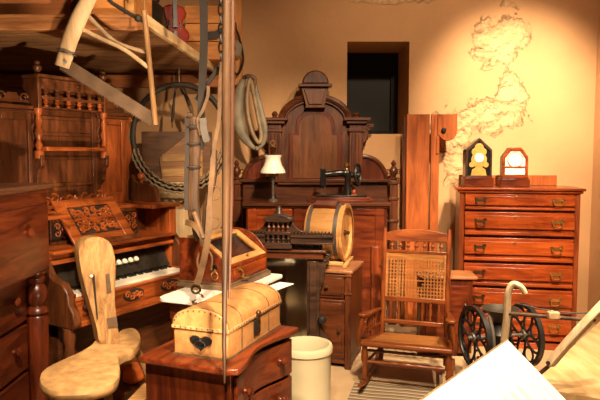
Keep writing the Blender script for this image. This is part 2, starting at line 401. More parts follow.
# clocks
def on_chest(u, v, lx_y):   # local x on the chest for pixel u at local depth lx_y
    best = min((abs((300+600*((p1.x+cos(rz)*q-sin(rz)*lx_y)/((p1.y+sin(rz)*q+cos(rz)*lx_y)*CT-ST*(zt-HC+.1)))) - u), q) for q in [i*.002 for i in range(500)])
    return best[1]
def chest_world(lx, ly): return (p1.x+cos(rz)*lx-sin(rz)*ly, p1.y+sin(rz)*lx+cos(rz)*ly, zt)
sc = 4.75/600
q = on_chest(479, 180, .16)
T = thing('gothic_mantel_clock', 'black peaked mantel clock with gold painted glass, left one on the tall chest', 'clock', chest_world(q, .16), rz+radians(8))
w2 = 13*sc; hb = 9*sc
b = B(); b.box(-w2-.012, w2+.012, -.01, .125, 0, hb); b.box(-w2-.004, w2+.004, -.004, .122, hb, hb+.008); obj('base', b, MAHx, T, .003)
b = B(); pk = [(-w2, hb), (w2, hb), (w2, 37*sc), (0, 49*sc), (-w2, 37*sc)]
b.prism(pk, 'y', .012, .12)
def inset(p, k, c=(0, 24*sc)): return [(c[0]+(x-c[0])*k, c[1]+(z-c[1])*k) for x, z in p]
obj('case', b, BLACK, T, .003)
b = B(); o_ = pk; i_ = inset(pk, .86)
for k in range(5):
    a1, a2, c2, c1 = o_[k], o_[(k+1) % 5], i_[(k+1) % 5], i_[k]; b.prism([a1, a2, c2, c1], 'y', .0, .012)
dr = obj('door', b, EBON, T, .002)
b = B(); b.prism(inset(pk, .86), 'y', .008, .0115); obj('glass_tablet', b, BLACK, dr)
b = B()
b.lathe([(.062,0),(.062,.003)], (0,.0075,27*sc), (0,-1,0), 24); b.lathe([(.036,0),(.036,.0025)], (0,.0075,39*sc), (0,-1,0), 14)
b.lathe([(.030,0),(.030,.002)], (-.030,.0075,35*sc), (0,-1,0), 14); b.lathe([(.030,0),(.030,.002)], (.030,.0075,35*sc), (0,-1,0), 14)
b.prism([(-.062,hb+.015),(.062,hb+.015),(.052,17*sc),(.02,20*sc),(-.02,20*sc),(-.052,17*sc)], 'y', .0045, .0075)
for s in (-1, 1): b.lathe([(.022,0),(.022,.002)], (s*.055,.0075,22*sc), (0,-1,0), 12)
obj('gold_painting', b, GOLDP, dr)
def dial(par, zc, r, y):
    b = B(); b.lathe([(r, 0), (r, .004)], (0, y, zc), (0,-1,0), 28); d = obj('dial', b, DIAL, par)
    b = B()
    for k in range(12):
        a = k*pi/6; b.bar((r*.74*sin(a), y-.0045, zc+r*.74*cos(a)), (r*.93*sin(a), y-.0045, zc+r*.93*cos(a)), .004, .001, (0,1,0))
    b.bar((0, y-.006, zc), (.004, y-.006, zc+r*.62), .003, .001, (0,1,0)); b.bar((0, y-.0055, zc), (r*.30, y-.0055, zc-r*.28), .004, .001, (0,1,0))
    obj('numerals_and_hands', b, plain('clock_ink', (.12,.09,.06), .6), d)
dial(dr, 29*sc, .037, .003)
q = on_chest(515, 180, .16)
T = thing('octagonal_mantel_clock', 'reddish brown clock with octagonal top and white dial, right one on the tall chest', 'clock', chest_world(q, .15), rz+radians(4))
b = B(); b.box(-.112, .112, -.012, .11, 0, .06); b.box(-.104, .104, -.004, .106, .06, .072); obj('base', b, MAHx, T, .003)
w2 = .098; pk = [(-w2, .072), (w2, .072), (w2, .235), (.045, .31), (-.045, .31), (-w2, .235)]
b = B(); b.prism(pk, 'y', .014, .10); obj('case', b, MAHz, T, .004)
b = B(); o_ = pk; c_ = (0, .19); i_ = inset(pk, .78, c_)
for k in range(6):
    b.prism([o_[k], o_[(k+1) % 6], i_[(k+1) % 6], i_[k]], 'y', 0, .014)
b.box(-.076, .076, .002, .014, .150, .163)
dr = obj('door', b, RED, T, .003)
b = B(); b.prism(inset(pk, .78, c_), 'y', .010, .0135); obj('back_plate', b, PAPER, dr)
b = B(); b.lathe([(.062,0),(.062,.003),(.055,.004)], (0,.010,.212), (0,-1,0), 24); obj('bezel', b, BRASS, dr)
dial(dr, .212, .054, .007)
b = B(); b.lathe([(.006,0),(.006,.008),(.001,.01)], (-.086,0,.16), (0,-1,0), 8); obj('door_catch', b, BRASS, dr)

# ------------------------------------------------------------------ two tall boards behind
def tallboard(u0, u1, Y, vtop, label, hook):
    x0, x1, zt_ = X(u0, Y, 115), X(u1, Y, 115), Z(vtop, Y)
    T = thing('bed_rail_board', label, 'board', ((x0+x1)/2, Y, 0), 0)
    w_ = (x1-x0)/2
    b = B(); b.box(-w_, w_, 0, .03, 0, zt_); obj('board', b, PLANK, T, .005)
    if not hook:
        b = B(); b.box(-w_-.03, -w_-.004, .005, .05, 0, zt_-.02); obj('side_batten', b, WALz, T, .004)
    else:
        b = B(); c = (w_+.065, zt_-.10)
        pts = [(w_-.02, zt_), (w_+.145, zt_)]+[(c[0]+.085*cos(a), c[1]-.03+.10*sin(a)) for a in [radians(-d) for d in range(0, 165, 15)]]+[(w_-.02, zt_-.21)]
        b.box(w_-.03, w_-.005, -.012, .02, zt_-.34, zt_-.19)
        b.prism(pts, 'y', -.012, .02); k = obj('hooked_bracket', b, PLANK, T, .004)
        b = B(); b.lathe([(.022,0),(.022,.012),(.012,.02)], (w_+.03, -.012, zt_-.14), (0,-1,0), 12); obj('bolt', b, IRON, k)
    return T
tallboard(407, 430, 5.15, 114, 'wide orange brown board standing on end right of the dark window, left one of two', False)
tallboard(431.5, 440, 5.18, 114, 'narrow orange brown board standing on end with hooked bracket at its top', True)

# ------------------------------------------------------------------ headboard
Y = 5.26; S = Y/600
HB = thing('carved_headboard', 'tall dark walnut bed headboard with rounded arch and domed crest against the back wall', 'headboard', (X(315, Y), Y, 0), 0)
def hx(u): return (u-315)*S*1.005
def hz(v): return Z(v, Y)
b = B(); b.box(hx(243), hx(387), 0, .05, .25, hz(180)); obj('lower_panel', b, WAL, HB, .004)
pts = [(hx(281), hz(181)), (hx(281), hz(122))]+[(hx(315)-cos(a)*hx(350), hz(122)+sin(a)*(hz(95)-hz(122))) for a in [pi*i/20 for i in range(1, 20)]]+[(hx(349), hz(122)), (hx(349), hz(181))]
b = B(); b.prism(pts, 'y', .01, .045); obj('arched_panel', b, WALz, HB, .003)
arch = [(hx(315)-cos(a)*hx(349), -.005, hz(122)+sin(a)*(hz(97)-hz(122))) for a in [pi*i/24 for i in range(25)]]
b = B(); b.tube(arch, .030, 8); b.tube([(x*.88, -.012, hz(122)+(z-hz(122))*.84) for x, y, z in arch], .010, 6); obj('arch_moulding', b, WAL, HB)
ip = [(hx(289), hz(181)), (hx(289), hz(133)), (hx(296), hz(133)), (hx(296), hz(124))]+[(hx(315)-cos(a)*hx(334), hz(124)+sin(a)*(hz(109)-hz(124))) for a in [pi*i/14 for i in range(1, 14)]]+[(hx(334), hz(124)), (hx(334), hz(133)), (hx(341), hz(133)), (hx(341), hz(181))]
b = B(); b.prism(ip, 'y', -.004, .012); k = obj('inset_panel', b, MAHz, HB, .004)
ip2 = [(x*.86, hz(155)+(z-hz(155))*.9) for x, z in ip]
b = B(); b.prism(ip2, 'y', -.010, -.003); obj('burl_veneer', b, BURL, k, .003)
for s, (a, c) in ((-1, (269, 281.5)), (1, (348.5, 362))):
    b = B(); b.box(hx(a), hx(c), -.035, .05, hz(181), hz(124))
    for j in range(3):
        xx = hx(a)+.02+j*.03; b.box(xx, xx+.014, -.045, -.03, hz(178), hz(134))
    pil = obj('pilaster', b, WALz, HB, .004)
    b = B(); x0, x1 = hx(a), hx(c)
    b.box(x0-.012, x1+.012, -.05, .05, hz(132), hz(128.5)); b.box(x0-.025, x1+.03, -.07, .05, hz(124), hz(121)); b.box(x0-.05, x1+.06, -.09, .05, hz(121), hz(118))
    obj('capital', b, WAL, pil, .004)
    b = B(); xx = (x0+x1)/2; b.lathe([(.03,0),(.02,.012),(.028,.03),(.018,.05),(.004,.058)], (xx, -.02, hz(118)), n=10); obj('finial', b, WAL, pil)
    b = B(); ox = x1 if s > 0 else x0
    b.prism([(ox, hz(124)), (ox+s*.095, hz(124)), (ox+s*.09, hz(127)), (ox+s*.05, hz(131)), (ox+s*.03, hz(140)), (ox, hz(144))], 'y', -.03, .03)
    b.spiral((ox+s*.05, -.035, hz(128)), (s,0,0), (0,0,1), .03, 1.4, .007, 0, 1)
    obj('scroll_bracket', b, WAL, pil, .003)
# crest
b = B(); b.prism([(hx(301), hz(88)), (hx(328), hz(88)), (hx(324), hz(107)), (hx(306), hz(107))], 'y', -.07, .04)
b.prism([(hx(304), hz(90)), (hx(325), hz(90)), (hx(321.5), hz(105)), (hx(308.5), hz(105))], 'y', -.085, -.065); b.box(hx(305), hx(325), -.085, .03, hz(108.5), hz(106.5))
kst = obj('keystone', b, BURL, HB, .004)
b = B(); b.box(hx(298.5), hx(331), -.11, .04, hz(88), hz(85)); obj('crest_cornice', b, WAL, kst, .005)
b = B(); b.prism([(hx(315)+hx(328)*cos(pi*i/16), hz(85)+(hz(71.5)-hz(85))*sin(pi*i/16)) for i in range(17)], 'y', -.09, .03)
obj('crest_dome', b, WALz, kst, .012)
# wings and ledges
for s in (-1, 1):
    xs = hx(270) if s < 0 else hx(361); xe = hx(244) if s < 0 else hx(386)
    pts = [(xs, hz(181)), (xs, hz(156))]+[(xs+(xe-xs)*sin(a), hz(181)+(hz(156)-hz(181))*cos(a)) for a in [pi/2*i/10 for i in range(1, 11)]]
    b = B(); b.prism(pts, 'y', .0, .045); wg = obj('wing_panel', b, MAHz, HB, .003)
    b = B(); b.tube([(x, -.002, z) for x, z in pts[1:]], .020, 8); obj('wing_moulding', b, WAL, wg)
b = B(); b.box(hx(240), hx(390), -.055, .05, hz(182), hz(179)); b.box(hx(278), hx(352), -.045, .01, hz(184.5), hz(182)); b.box(hx(243), hx(388), -.03, .0, hz(204), hz(200)); obj('ledge_rail', b, WAL, HB, .004)
for u in (237, 393):
    b = B(); b.box(hx(u-4), hx(u+4), -.04, .05, 0, hz(180)); b.box(hx(u-5.5), hx(u+5.5), -.05, .06, hz(184), hz(181)); b.box(hx(u-5), hx(u+5), -.05, .055, hz(200), hz(197)); b.box(hx(u-5), hx(u+5), -.05, .055, hz(222), hz(219))
    ps = obj('post', b, WALz, HB, .004)
    b = B(); b.lathe([(.028,0),(.034,.012),(.018,.03),(.036,.06),(.04,.085),(.026,.11),(.016,.125),(.024,.145),(.012,.165),(.003,.175)], (hx(u), 0, hz(180)), n=12)
    for s in (-1, 1): b.spiral((hx(u)+s*.045, 0, hz(180)+.07), (s,0,0), (0,0,1), .024, 1.2, .006, 0, 1)
    obj('urn_finial', b, WALz, ps)

# ------------------------------------------------------------------ cabinet carrying lamp and sewing machine
Y = 4.76; zt = Z(202.5, Y); x0, x1 = X(246, Y), X(387, Y)
CB = thing('panelled_sideboard', 'dark red panelled sideboard in front of the tall headboard, sewing machine on its top', 'cabinet', (x0, Y, 0), 0)
wd2 = x1-x0
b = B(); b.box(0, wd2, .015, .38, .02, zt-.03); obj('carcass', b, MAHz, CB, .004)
b = B(); b.box(-.03, wd2+.03, -.02, .40, zt-.03, zt); b.box(-.015, wd2+.015, -.005, .385, zt-.045, zt-.03); obj('top_board', b, WAL, CB, .006)
for k in range(3):
    xa = .012+k*(wd2-.02)/3; xb = xa+(wd2-.02)/3-.012
    b = B(); b.box(xa, xa+.07, 0, .016, .08, zt-.05); b.box(xb-.07, xb, 0, .016, .08, zt-.05); b.box(xa+.07, xb-.07, 0, .016, .08, .16); b.box(xa+.07, xb-.07, 0, .016, zt-.10, zt-.05)
    b.box(xa+.07, xb-.07, .008, .016, .16, zt-.10)
    d = obj('door', b, RED if k == 0 else MAHx, CB, .003)
    b = B(); b.lathe([(.008,0),(.008,.012),(.016,.02),(.012,.03),(.002,.032)], (xb-.035, 0, zt*.55), (0,-1,0), 10); obj('knob', b, EBON, d)
xs_, xe_ = X(371.5, Y)-x0, X(381, Y)-x0
b = B(); b.box(xs_, xe_, -.03, 0, .05, Z(246, Y)); obj('corner_stile', b, REDz, CB, .006)

# oil lamp
Yl = 4.86
T = thing('oil_lamp', 'oil lamp with white milk glass shade on the left end of the dark red sideboard', 'lamp', (X(273, Yl, 190), Yl, zt), 0)
s = Yl/600
b = B(); b.lathe([(.042,0),(.042,.008),(.034,.016),(.014,.026),(.010,.05),(.013,.075),(.009,.12),(.013,.17),(.02,.20)], n=20); obj('stem_base', b, GREYM, T)
b = B(); b.lathe([(.018,.198),(.036,.208),(.038,.225),(.024,.238),(.018,.25)], n=20); obj('font', b, BRASS, T)
zs = .232
b = B(); b.lathe([(r_, zs+h_*1.2) for r_, h_ in ((.103,0),(.101,.012),(.090,.03),(.074,.052),(.066,.075),(.062,.095),(.074,.118),(.072,.12),(.058,.096),(.062,.075),(.070,.052),(.086,.03),(.097,.012),(.099,0))], n=28); obj('lamp_shade', b, MILK, T)
b = B(); b.lathe([(.024,.25),(.030,.28),(.024,.33),(.026,.44),(.028,.447),(.025,.447),(.021,.33),(.026,.28),(.02,.25)], n=18); obj('glass_chimney', b, clear_glass('chimney_glass', (.8,.66,.48)), T)
b = B(); b.tube([(.0+.018*cos(a), 0, .475+.02*sin(a)) for a in [2*pi*i/14 for i in range(14)]], .003, 6, True); b.cyl((0,0,.44), (0,0,.457), .004); b.cyl((.026,0,.444),(-.026,0,.444),.003); obj('hanging_ring', b, BRASS, T)

# sewing machine
Ys = 4.86
T = thing('sewing_machine', 'antique black sewing machine on a wooden base on the dark red sideboard', 'sewing machine', (X(340, Ys, 195), Ys, zt), 0)
s = Ys/600
T.scale = (1.05, 1.15, 1.3)
def sx(u): return (u-340)*s
def sz(v): return (198.5-v)*s
b = B(); b.box(sx(309), sx(371), -.09, .11, 0, .018); b.box(sx(313), sx(368), -.075, .095, .018, .03); obj('base', b, MAHx, T, .004)
b = B(); b.box(sx(317), sx(365), -.055, .075, .03, .042)
b.lathe([(.040,.0),(.036,.02),(.027,.06),(.025,.10),(.030,.128),(.024,.15),(.01,.155)], (sx(347.5), .02, .042), n=14)
b.tube(smooth_path([(sx(348),.02,.165),(sx(343),.02,.178),(sx(333),.02,.172),(sx(325),.02,.168)]), [.027]*6+[.023]*6+[.021]*6+[.022], 12)
b.box(sx(321), sx(326.5), -.012, .052, .095, .205)
obj('arm_body', b, BLACK, T, .004)
b = B(); b.cyl((sx(323.5),.02,.04),(sx(323.5),.02,.24),.006); b.cyl((sx(325.5),.0,.055),(sx(325.5),.0,.11),.004); b.box(sx(322), sx(327), -.02,.04,.045,.052); obj('needle_bar', b, STEEL, T)
b = B(); b.lathe([(.010,0),(.006,.02),(.018,.03),(.018,.045),(.006,.055)], (sx(346.5),.02,.19), n=12); obj('spool_pin', b, BRASS, T)
b = B(); xw = sx(357)
b.lathe([(.062,-.008),(.070,-.008),(.074,0),(.070,.010),(.060,.010),(.056,0),(.062,-.008)], (xw, .02, .165), (1,-.45,.05), 26)
for k in range(5):
    a = 2*pi*k/5; e = Vector((.41, .91, 0))
    b.bar(Vector((xw,.02,.165)), Vector((xw,.02,.165))+e*(.06*cos(a))+Vector((0,0,.06*sin(a))), .01, .008)
b.cyl((sx(350),.025,.165),(xw+.02,.015,.165),.016); obj('hand_wheel', b, IRON, T)
b = B(); b.ball((sx(353),-.02,.06),.018); b.box(sx(353)-.02,sx(353)+.02,-.035,.0,.03,.05); obj('bobbin_winder', b, plain('red_knob', (.28,.06,.02), .4), T)

# ------------------------------------------------------------------ churn cabinet + churn
rzc = radians(-17)
zc_ = .70; pc = WZ(352.5, 271, zc_)
TC = thing('churn_stand_cabinet', 'small dark brown cabinet with worn reddish top holding up the barrel churn', 'cabinet', (pc.x, pc.y, 0), rzc)
wl, dl = .36, .42
b = B(); b.box(-wl+.01, -.012, .012, dl-.01, .03, zc_-.03); obj('carcass', b, WALz, TC, .004)
b = B(); b.box(-wl, 0, 0, dl, zc_-.025, zc_); obj('top_board', b, wood('worn_top', (.20,.075,.03), (.38,.17,.075), .4, 'y', 5), TC, .006)
for k, (za, zb) in enumerate(((.5, zc_-.035), (.07, .485))):
    b = B(); b.box(-wl+.03, -.055, .002, .014, za, zb); b.box(-wl+.05, -.075, -.006, .004, za+.02, zb-.02); d = obj('drawer' if k == 0 else 'door', b, WAL, TC, .003)
    b = B(); b.lathe([(.008,0),(.008,.012),(.015,.02),(.010,.03),(.002,.032)], (-wl/2 if k == 0 else -.09, -.004, (za+zb)/2), (0,-1,0), 10); obj('knob', b, EBON, d)
b = B(); b.box(-.05, -.008, -.012, .03, 0, zc_-.025); b.box(-.056, -.002, -.018, .03, .53, .545); b.box(-.056, -.002, -.018, .03, zc_-.045, zc_-.03); obj('corner_post', b, WALz, TC, .004)
# churn
R_ = .21; L_ = .27
cc = W(329, 228, 4.44)
CHN = thing('barrel_butter_churn', 'pale wooden barrel churn lying on its side with dark hoops, on the small cabinet', 'butter churn', (cc.x, cc.y, zc_), radians(-17))
zb = .018+R_
ax = Vector((1, 0, 0))
b = B(); b.lathe([(R_*.97,-L_/2),(R_,-L_/4),(R_*1.01,0),(R_,L_/4),(R_*.97,L_/2),(R_*.90,L_/2),(R_*.89,L_/2-.02),(0,L_/2-.02)], (0,0,zb), ax, 32); obj('drum', b, CHURN, CHN)
for xx in (-L_/2+.03, L_/2-.045):
    b = B(); b.lathe([(R_*.98,-.014),(R_*1.02,-.014),(R_*1.02,.014),(R_*.98,.014)], (xx,0,zb), ax, 32); obj('hoop', b, GREYM, CHN)
b = B(); b.lathe([(R_*.985,-.008),(R_*1.03,-.006),(R_*1.03,.012),(R_*.90,.012)], (L_/2-.004,0,zb), ax, 32, True); obj('rim', b, CHURN, CHN)
b = B(); b.box(-L_/2+.04, L_/2-.06, -.055, .055, R_*.95, R_*1.09, Matrix.Translation((0,0,zb)) @ Matrix.Rotation(radians(14), 4, 'X')); obj('lid', b, MAHx, CHN, .005)
b = B(); b.lathe([(.022,0),(.022,.01),(.013,.02),(.013,.04),(.004,.045)], (L_/2-.02,0,zb), ax, 12); obj('axle_cap', b, DBRASS, CHN)
b = B(); b.bar((L_/2+.03,-.20,.012),(L_/2+.0,.18,.012),.03,.024); b.bar((-L_/2+.03,-.17,.012),(-L_/2+.03,.18,.012),.03,.024); b.box(-L_/2+.03,L_/2,-.14,-.10,.002,.03); b.box(-L_/2+.03,L_/2,.10,.14,.002,.03)
obj('cradle', b, PALEx, CHN, .004)

# ------------------------------------------------------------------ mirror dresser
Y = 4.14; S = Y/600*1.005
MD = thing('mirror_with_gallery', 'dark carved dresser mirror with a spindled gallery crest, behind the slant topped box', 'mirror', (X(279, Y), Y, 0), radians(-9))
def mx_(u): return (u-279)*S
def mz(v): return Z(v, Y)
zb_ = mz(344)
b = B(); b.box(mx_(238), mx_(320), -.02, .07, 0, zb_); b.box(mx_(234), mx_(324), -.035, .08, zb_-.03, zb_); obj('base', b, EBON, MD, .005)
for a, c in ((238, 251), (307, 320)):
    b = B(); b.box(mx_(a), mx_(c), 0, .05, zb_, mz(257)); b.box(mx_(a+3), mx_(c-3), -.012, 0, zb_+.02, mz(260)); b.box(mx_(a)+.01, mx_(a)+.018, -.012, 0, zb_+.02, mz(260)); obj('stile', b, EBON, MD, .004)
b = B(); b.box(mx_(236), mx_(324), -.02, .05, mz(258), mz(250)); b.box(mx_(233), mx_(327), -.035, .055, mz(251.5), mz(249)); obj('top_rail', b, WAL, MD, .004)
b = B(); b.box(mx_(251), mx_(307), 0, .05, zb_, zb_+.03); obj('bottom_rail', b, WAL, MD, .004)
b = B(); b.box(mx_(251), mx_(307), .02, .028, zb_+.03, mz(258)); obj('mirror_glass', b, MIRROR, MD)
b = B(); b.box(mx_(251), mx_(307), .03, .045, zb_+.03, mz(258)); obj('back_board', b, EBON, MD)
b = B(); b.box(mx_(240), mx_(322), .0, .045, mz(250), mz(241))
for s in (-1, 1):
    for k in range(4):
        b.spiral((s*(.13+.045*k), -.004, mz(245.5)), (s,0,0), (0,0,1), .026, 1.5, .006, k, 1)
obj('carved_frieze', b, EBON, MD, .003)
for s in (-1, 1):     # ribbed cornice rails
    b = B(); xa, xb = sorted((s*mx_(292), s*mx_(334)))
    b.box(xa, xb, -.055, .05, mz(241.5), mz(234.5)); b.box(xa-.0, xb+.0, -.065, .055, mz(236), mz(233.5)); b.box(xa, xb, -.06, .05, mz(242.5), mz(241))
    for k in range(12):
        xx = xa+(xb-xa)*(k+.2)/12; b.box(xx, xx+.013, -.06, .05, mz(233.6), mz(231.4))
    obj('ribbed_cornice', b, EBON, MD, .002)
    b = B(); b.prism([(s*mx_(291), mz(232)), (s*mx_(306), mz(232)), (s*mx_(300), mz(230)), (s*mx_(295), mz(226)), (s*mx_(293), mz(222)), (s*mx_(291), mz(222))], 'y', .0, .035); obj('gallery_wing', b, EBON, MD, .003)
    b = B(); b.prism([(s*mx_(320), mz(250)), (s*mx_(332), mz(250)), (s*mx_(331), mz(258)), (s*mx_(326), mz(264)), (s*mx_(324), mz(280)), (s*mx_(320), mz(290))], 'y', .008, .035)
    b.spiral((s*mx_(326), .004, mz(257)), (s,0,0), (0,0,1), .032, 1.6, .007, 0, 1); obj('scroll_bracket', b, EBON, MD, .003)
    b = B(); b.prism([(s*mx_(320), mz(320)), (s*mx_(323), mz(330)), (s*mx_(330), mz(336)), (s*mx_(331), mz(344)), (s*mx_(320), mz(344))], 'y', .008, .035); obj('foot_scroll', b, EBON, MD, .003)
    b = B(); b.lathe([(.008,0),(.008,.02),(.026,.03),(.032,.05),(.024,.068),(.004,.075)], (s*mx_(321), .02, mz(317)), (s*.3,-1,0), 12); obj('pivot_knob', b, IRON, MD)
b = B(); b.box(mx_(265), mx_(293), -.05, .05, mz(248), mz(242)); b.box(mx_(266), mx_(292), -.045, .045, mz(234), mz(231)); b.box(mx_(267), mx_(291), .0, .045, mz(242), mz(221)); obj('gallery_block', b, EBON, MD, .003)
for row, (va, vb, w_) in enumerate(((221.5, 231, 9), (234, 242, 10))):
    for k in range(5):
        xx = mx_(279)+(-1+k/2)*w_*S*1.05
        b = B(); h = mz(va)-mz(vb)
        b.turned((xx,-.03,mz(vb)), (xx,-.03,mz(va)), [(.012,0),(.012,.1),(.006,.2),(.014,.45),(.006,.65),(.012,.85),(.012,1)], 8); obj('gallery_spindle', b, WALz if row == 0 else EBON, MD)
b = B(); b.prism([(mx_(264), mz(219)), (mx_(264.5), mz(217.5)), (mx_(271), mz(215)), (mx_(275), mz(213.5)), (mx_(283), mz(213.5)), (mx_(287), mz(215)), (mx_(293.5), mz(217.5)), (mx_(294), mz(219)), (mx_(291), mz(221.5)), (mx_(267), mz(221.5))], 'y', -.06, .05)
cp = obj('gallery_cap', b, EBON, MD, .005)
b = B(); b.lathe([(.034,0),(.028,.01),(.024,.03),(.014,.048),(.003,.052)], (mx_(279), 0, mz(213.5)), n=12); obj('finial', b, EBON, cp)

# ------------------------------------------------------------------ slant-top box on white marble topped stand
RZB = radians(67)
zT = .7125
pB = WZ(229, 291, zT)
d_ = Vector((cos(RZB), sin(RZB), 0)); n_ = Vector((-sin(RZB), cos(RZB), 0))
# stand: local x along d (depth into room), local y to the left
pF = pB - d_*.30 - n_*.09
ST_ = thing('marble_topped_stand', 'dark stand with a white marble top under the slant topped box', 'table', (pF.x, pF.y, 0), RZB)
SW, SD = .87, .385
pts = []
for cx, cy, a0 in ((SW-.03, .03, -90), (SW-.03, SD-.03, 0), (.06, SD-.06, 90), (.06, .06, 180)):
    r = .03 if cx > .5 else .06
    pts += [(cx+r*cos(radians(a0+15*i)), cy+r*sin(radians(a0+15*i))) for i in range(7)]
b = B(); b.prism(pts, 'z', zT-.022, zT); obj('marble_top', b, MARBLE, ST_, .004)
b = B(); b.box(.06, SW-.04, .05, SD-.05, zT-.13, zT-.022); obj('apron', b, MAHx, ST_, .004)
for cx in (.085, SW-.065):
    for cy in (.08, SD-.08):
        b = B(); b.turned((cx, cy, 0), (cx, cy, zT-.11), [(.016,0),(.022,.1),(.016,.2),(.024,.6),(.014,.7),(.028,.8),(.028,1)]); obj('leg', b, MAHz, ST_)
BX = thing('slant_top_box', 'orange red slant topped wooden box with glass lid, on the white marble stand', 'box', (pB.x, pB.y, zT), RZB)
BL, BD, HF, HK = .50, .34, .150, .295
prof = [(0,.03),(BD,.03),(BD,HK),(BD*.62,HK),(0.0,HF)]     # local y,z (y=0 front, towards the right in the photo)
b = B(); b.box(-.02, BL+.02, -.02, BD+.01, 0, .03); b.box(-.01, BL+.01, -.01, BD+.005, .03, .04); obj('plinth', b, plain('plinth_grey', (.16,.10,.055), .5), BX, .004)
b = B()
b.prism(prof, 'x', 0, .018); k = obj('end_panel', b, MAHx, BX, .003)  # darker wood than the front paints the shade on this end
b = B(); b.lathe([(.016,0),(.016,.004)], (0,BD*.27,HF*.86), (-1,0,0), 12); obj('keyhole', b, BLACK, k)
b = B()
b.tube([(0.0-.006, BD*.27+.022*cos(a), HF*.55+.024*sin(a)) for a in [2*pi*i/16 for i in range(16)]], .004, 6, True); b.ball((0,BD*.27,HF*.75),.010); obj('ring_pull', b, BRASS, k)
b = B(); b.prism([(0,.03),(BD,.03),(BD,HK+.012)]+[(BD*.62-.0,HK+.012)]+[(BD*.62*(1-t)-.012*sin(pi*t), HF+.01+(HK-HF)*(1-t*t*.95)*1.0) for t in [i/8 for i in range(1,9)]], 'x', BL-.018, BL); obj('arched_end_panel', b, MAHx, BX, .003)
b = B(); b.box(.018, BL-.018, 0, .018, .04, HF); b.box(.05, BL-.05, -.006, 0, .055, HF-.03); b.box(.018, BL-.018, -.006, .0, HF-.018, HF); k = obj('front_panel', b, RED, BX, .003)
b = B(); b.box(.10,.125,-.012,0,HF-.05,HF-.008); b.tube(smooth_path([(.112,-.012,HF-.03),(.125,-.03,HF-.06),(.115,-.032,HF-.085),(.175,-.04,HF-.095)]), .006, 6); obj('lock_hasp', b, BRASS, k)
b = B(); b.box(.018, BL-.018, BD*.62, BD, HK-.018, HK); obj('top_strip', b, PALEx, BX, .003)  # pale wood paints the light falling on the top
b = B(); b.box(.018, BL-.018, BD-.018, BD, .04, HK-.018); obj('back_panel', b, MAHx, BX, .003)
sl = Vector((0, BD*.62, HK-HF)); sl_l = sl.length; an = atan2(HK-HF, BD*.62)
M = Matrix.Translation((0, 0, HF)) @ Matrix.Rotation(an, 4, 'X')
b = B(); b.box(.018,.06,0,sl_l,-.016,.004,M); b.box(BL-.06,BL-.018,0,sl_l,-.016,.004,M); b.box(.06,BL-.06,0,.045,-.016,.004,M); b.box(.06,BL-.06,sl_l-.03,sl_l,-.016,.004,M); k = obj('lid_frame', b, CHURN, BX, .002)
b = B(); b.box(.06, BL-.06, .045, sl_l-.03, -.010, -.006, M); obj('glass_pane', b, GLASS, k)
b = B(); b.lathe([(.008,0),(.006,.008),(.010,.014),(.002,.02)], M @ Vector((BL/2,.022,.004)), M.to_3x3() @ Vector((0,0,1)), 10); obj('lid_knob', b, BRASS, k)
b = B(); b.box(.02, BL-.02, .02, BD-.02, .041, .05); obj('lining', b, plain('box_lining', (.42,.36,.24), .8), BX)
# paper
pp = WZ(281, 286, zT)
b = B(); b.box(-.11,.11,-.05,.05,0,.003); o = obj('paper_sheet', b, PAPER); o.location = (pp.x-.02, pp.y-.02, zT+.0005); o.rotation_euler.z = radians(60)
tag(o, 'blank white paper sheet on the marble stand right of the slant topped box', 'paper')

# ------------------------------------------------------------------ serpentine dresser + dome trunk
zD = .70; RZD = radians(68)
pn = WZ(229, 368, zD)
SDR = thing('serpentine_dresser', 'low red brown dresser with wavy front and wooden knobs, under the dome topped trunk', 'dresser', (pn.x, pn.y, 0), RZD)
L_, D_ = .60, .40
def wav(t): return .028*cos(t*2*pi*1.0)-.016       # wavy front: y offset (negative y = front)
N = 26
def front_pts(off): return [(L_*i/N, wav(i/N)*-1+off) for i in range(N+1)]
top = [(x*1.0, y-.028) for x, y in front_pts(0)]+[(L_+.01, D_), (-.02, D_), (-.02, .0)]
b = B(); b.prism(top, 'z', zD-.026, zD); obj('top_board', b, MAHx, SDR, .006)
zbot = .30
body = [(.012+x*.965, y+.012) for x, y in front_pts(0)]+[(L_-.01, D_-.01), (.012, D_-.01)]
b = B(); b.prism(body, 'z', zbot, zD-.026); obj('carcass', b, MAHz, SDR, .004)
nd = 2; dh = (zD-.026-zbot-.03)/nd
for k in range(nd):
    za = zbot+.015+k*(dh+.004); zb2 = za+dh-.012
    pts = [(.03+x*.90, y+.010) for x, y in front_pts(0)]+[(.03+x*.90, y-.006) for x, y in reversed(front_pts(0))]
    b = B(); b.prism(pts, 'z', za, zb2); d = obj('drawer', b, RED if 0 else MAHx, SDR, .003)
    for t in (.13, .80):
        b = B(); xx = .03+L_*.90*t; yy = -wav(t)-.006
        b.lathe([(.018,0),(.010,.008),(.009,.016),(.020,.026),(.020,.034),(.010,.042),(.002,.044)], (xx, yy, (za+zb2)/2+.005), (0,-1,0), 14); obj('knob', b, MAHz, d)
b = B(); b.prism([(.012+x*.965, y-.004) for x, y in front_pts(0)]+[(L_-.01, D_-.01), (.012, D_-.01)], 'z', zbot-.012, zbot+.006); obj('base_moulding', b, MAHx, SDR, .004)
for cx in (.05, L_-.05):
    for cy in (.05, D_-.05):
        b = B(); b.turned((cx, cy, 0), (cx, cy, zbot-.005), [(.022,0),(.026,.08),(.018,.2),(.024,.5),(.03,.85),(.03,1)]); obj('leg', b, MAHz, SDR)
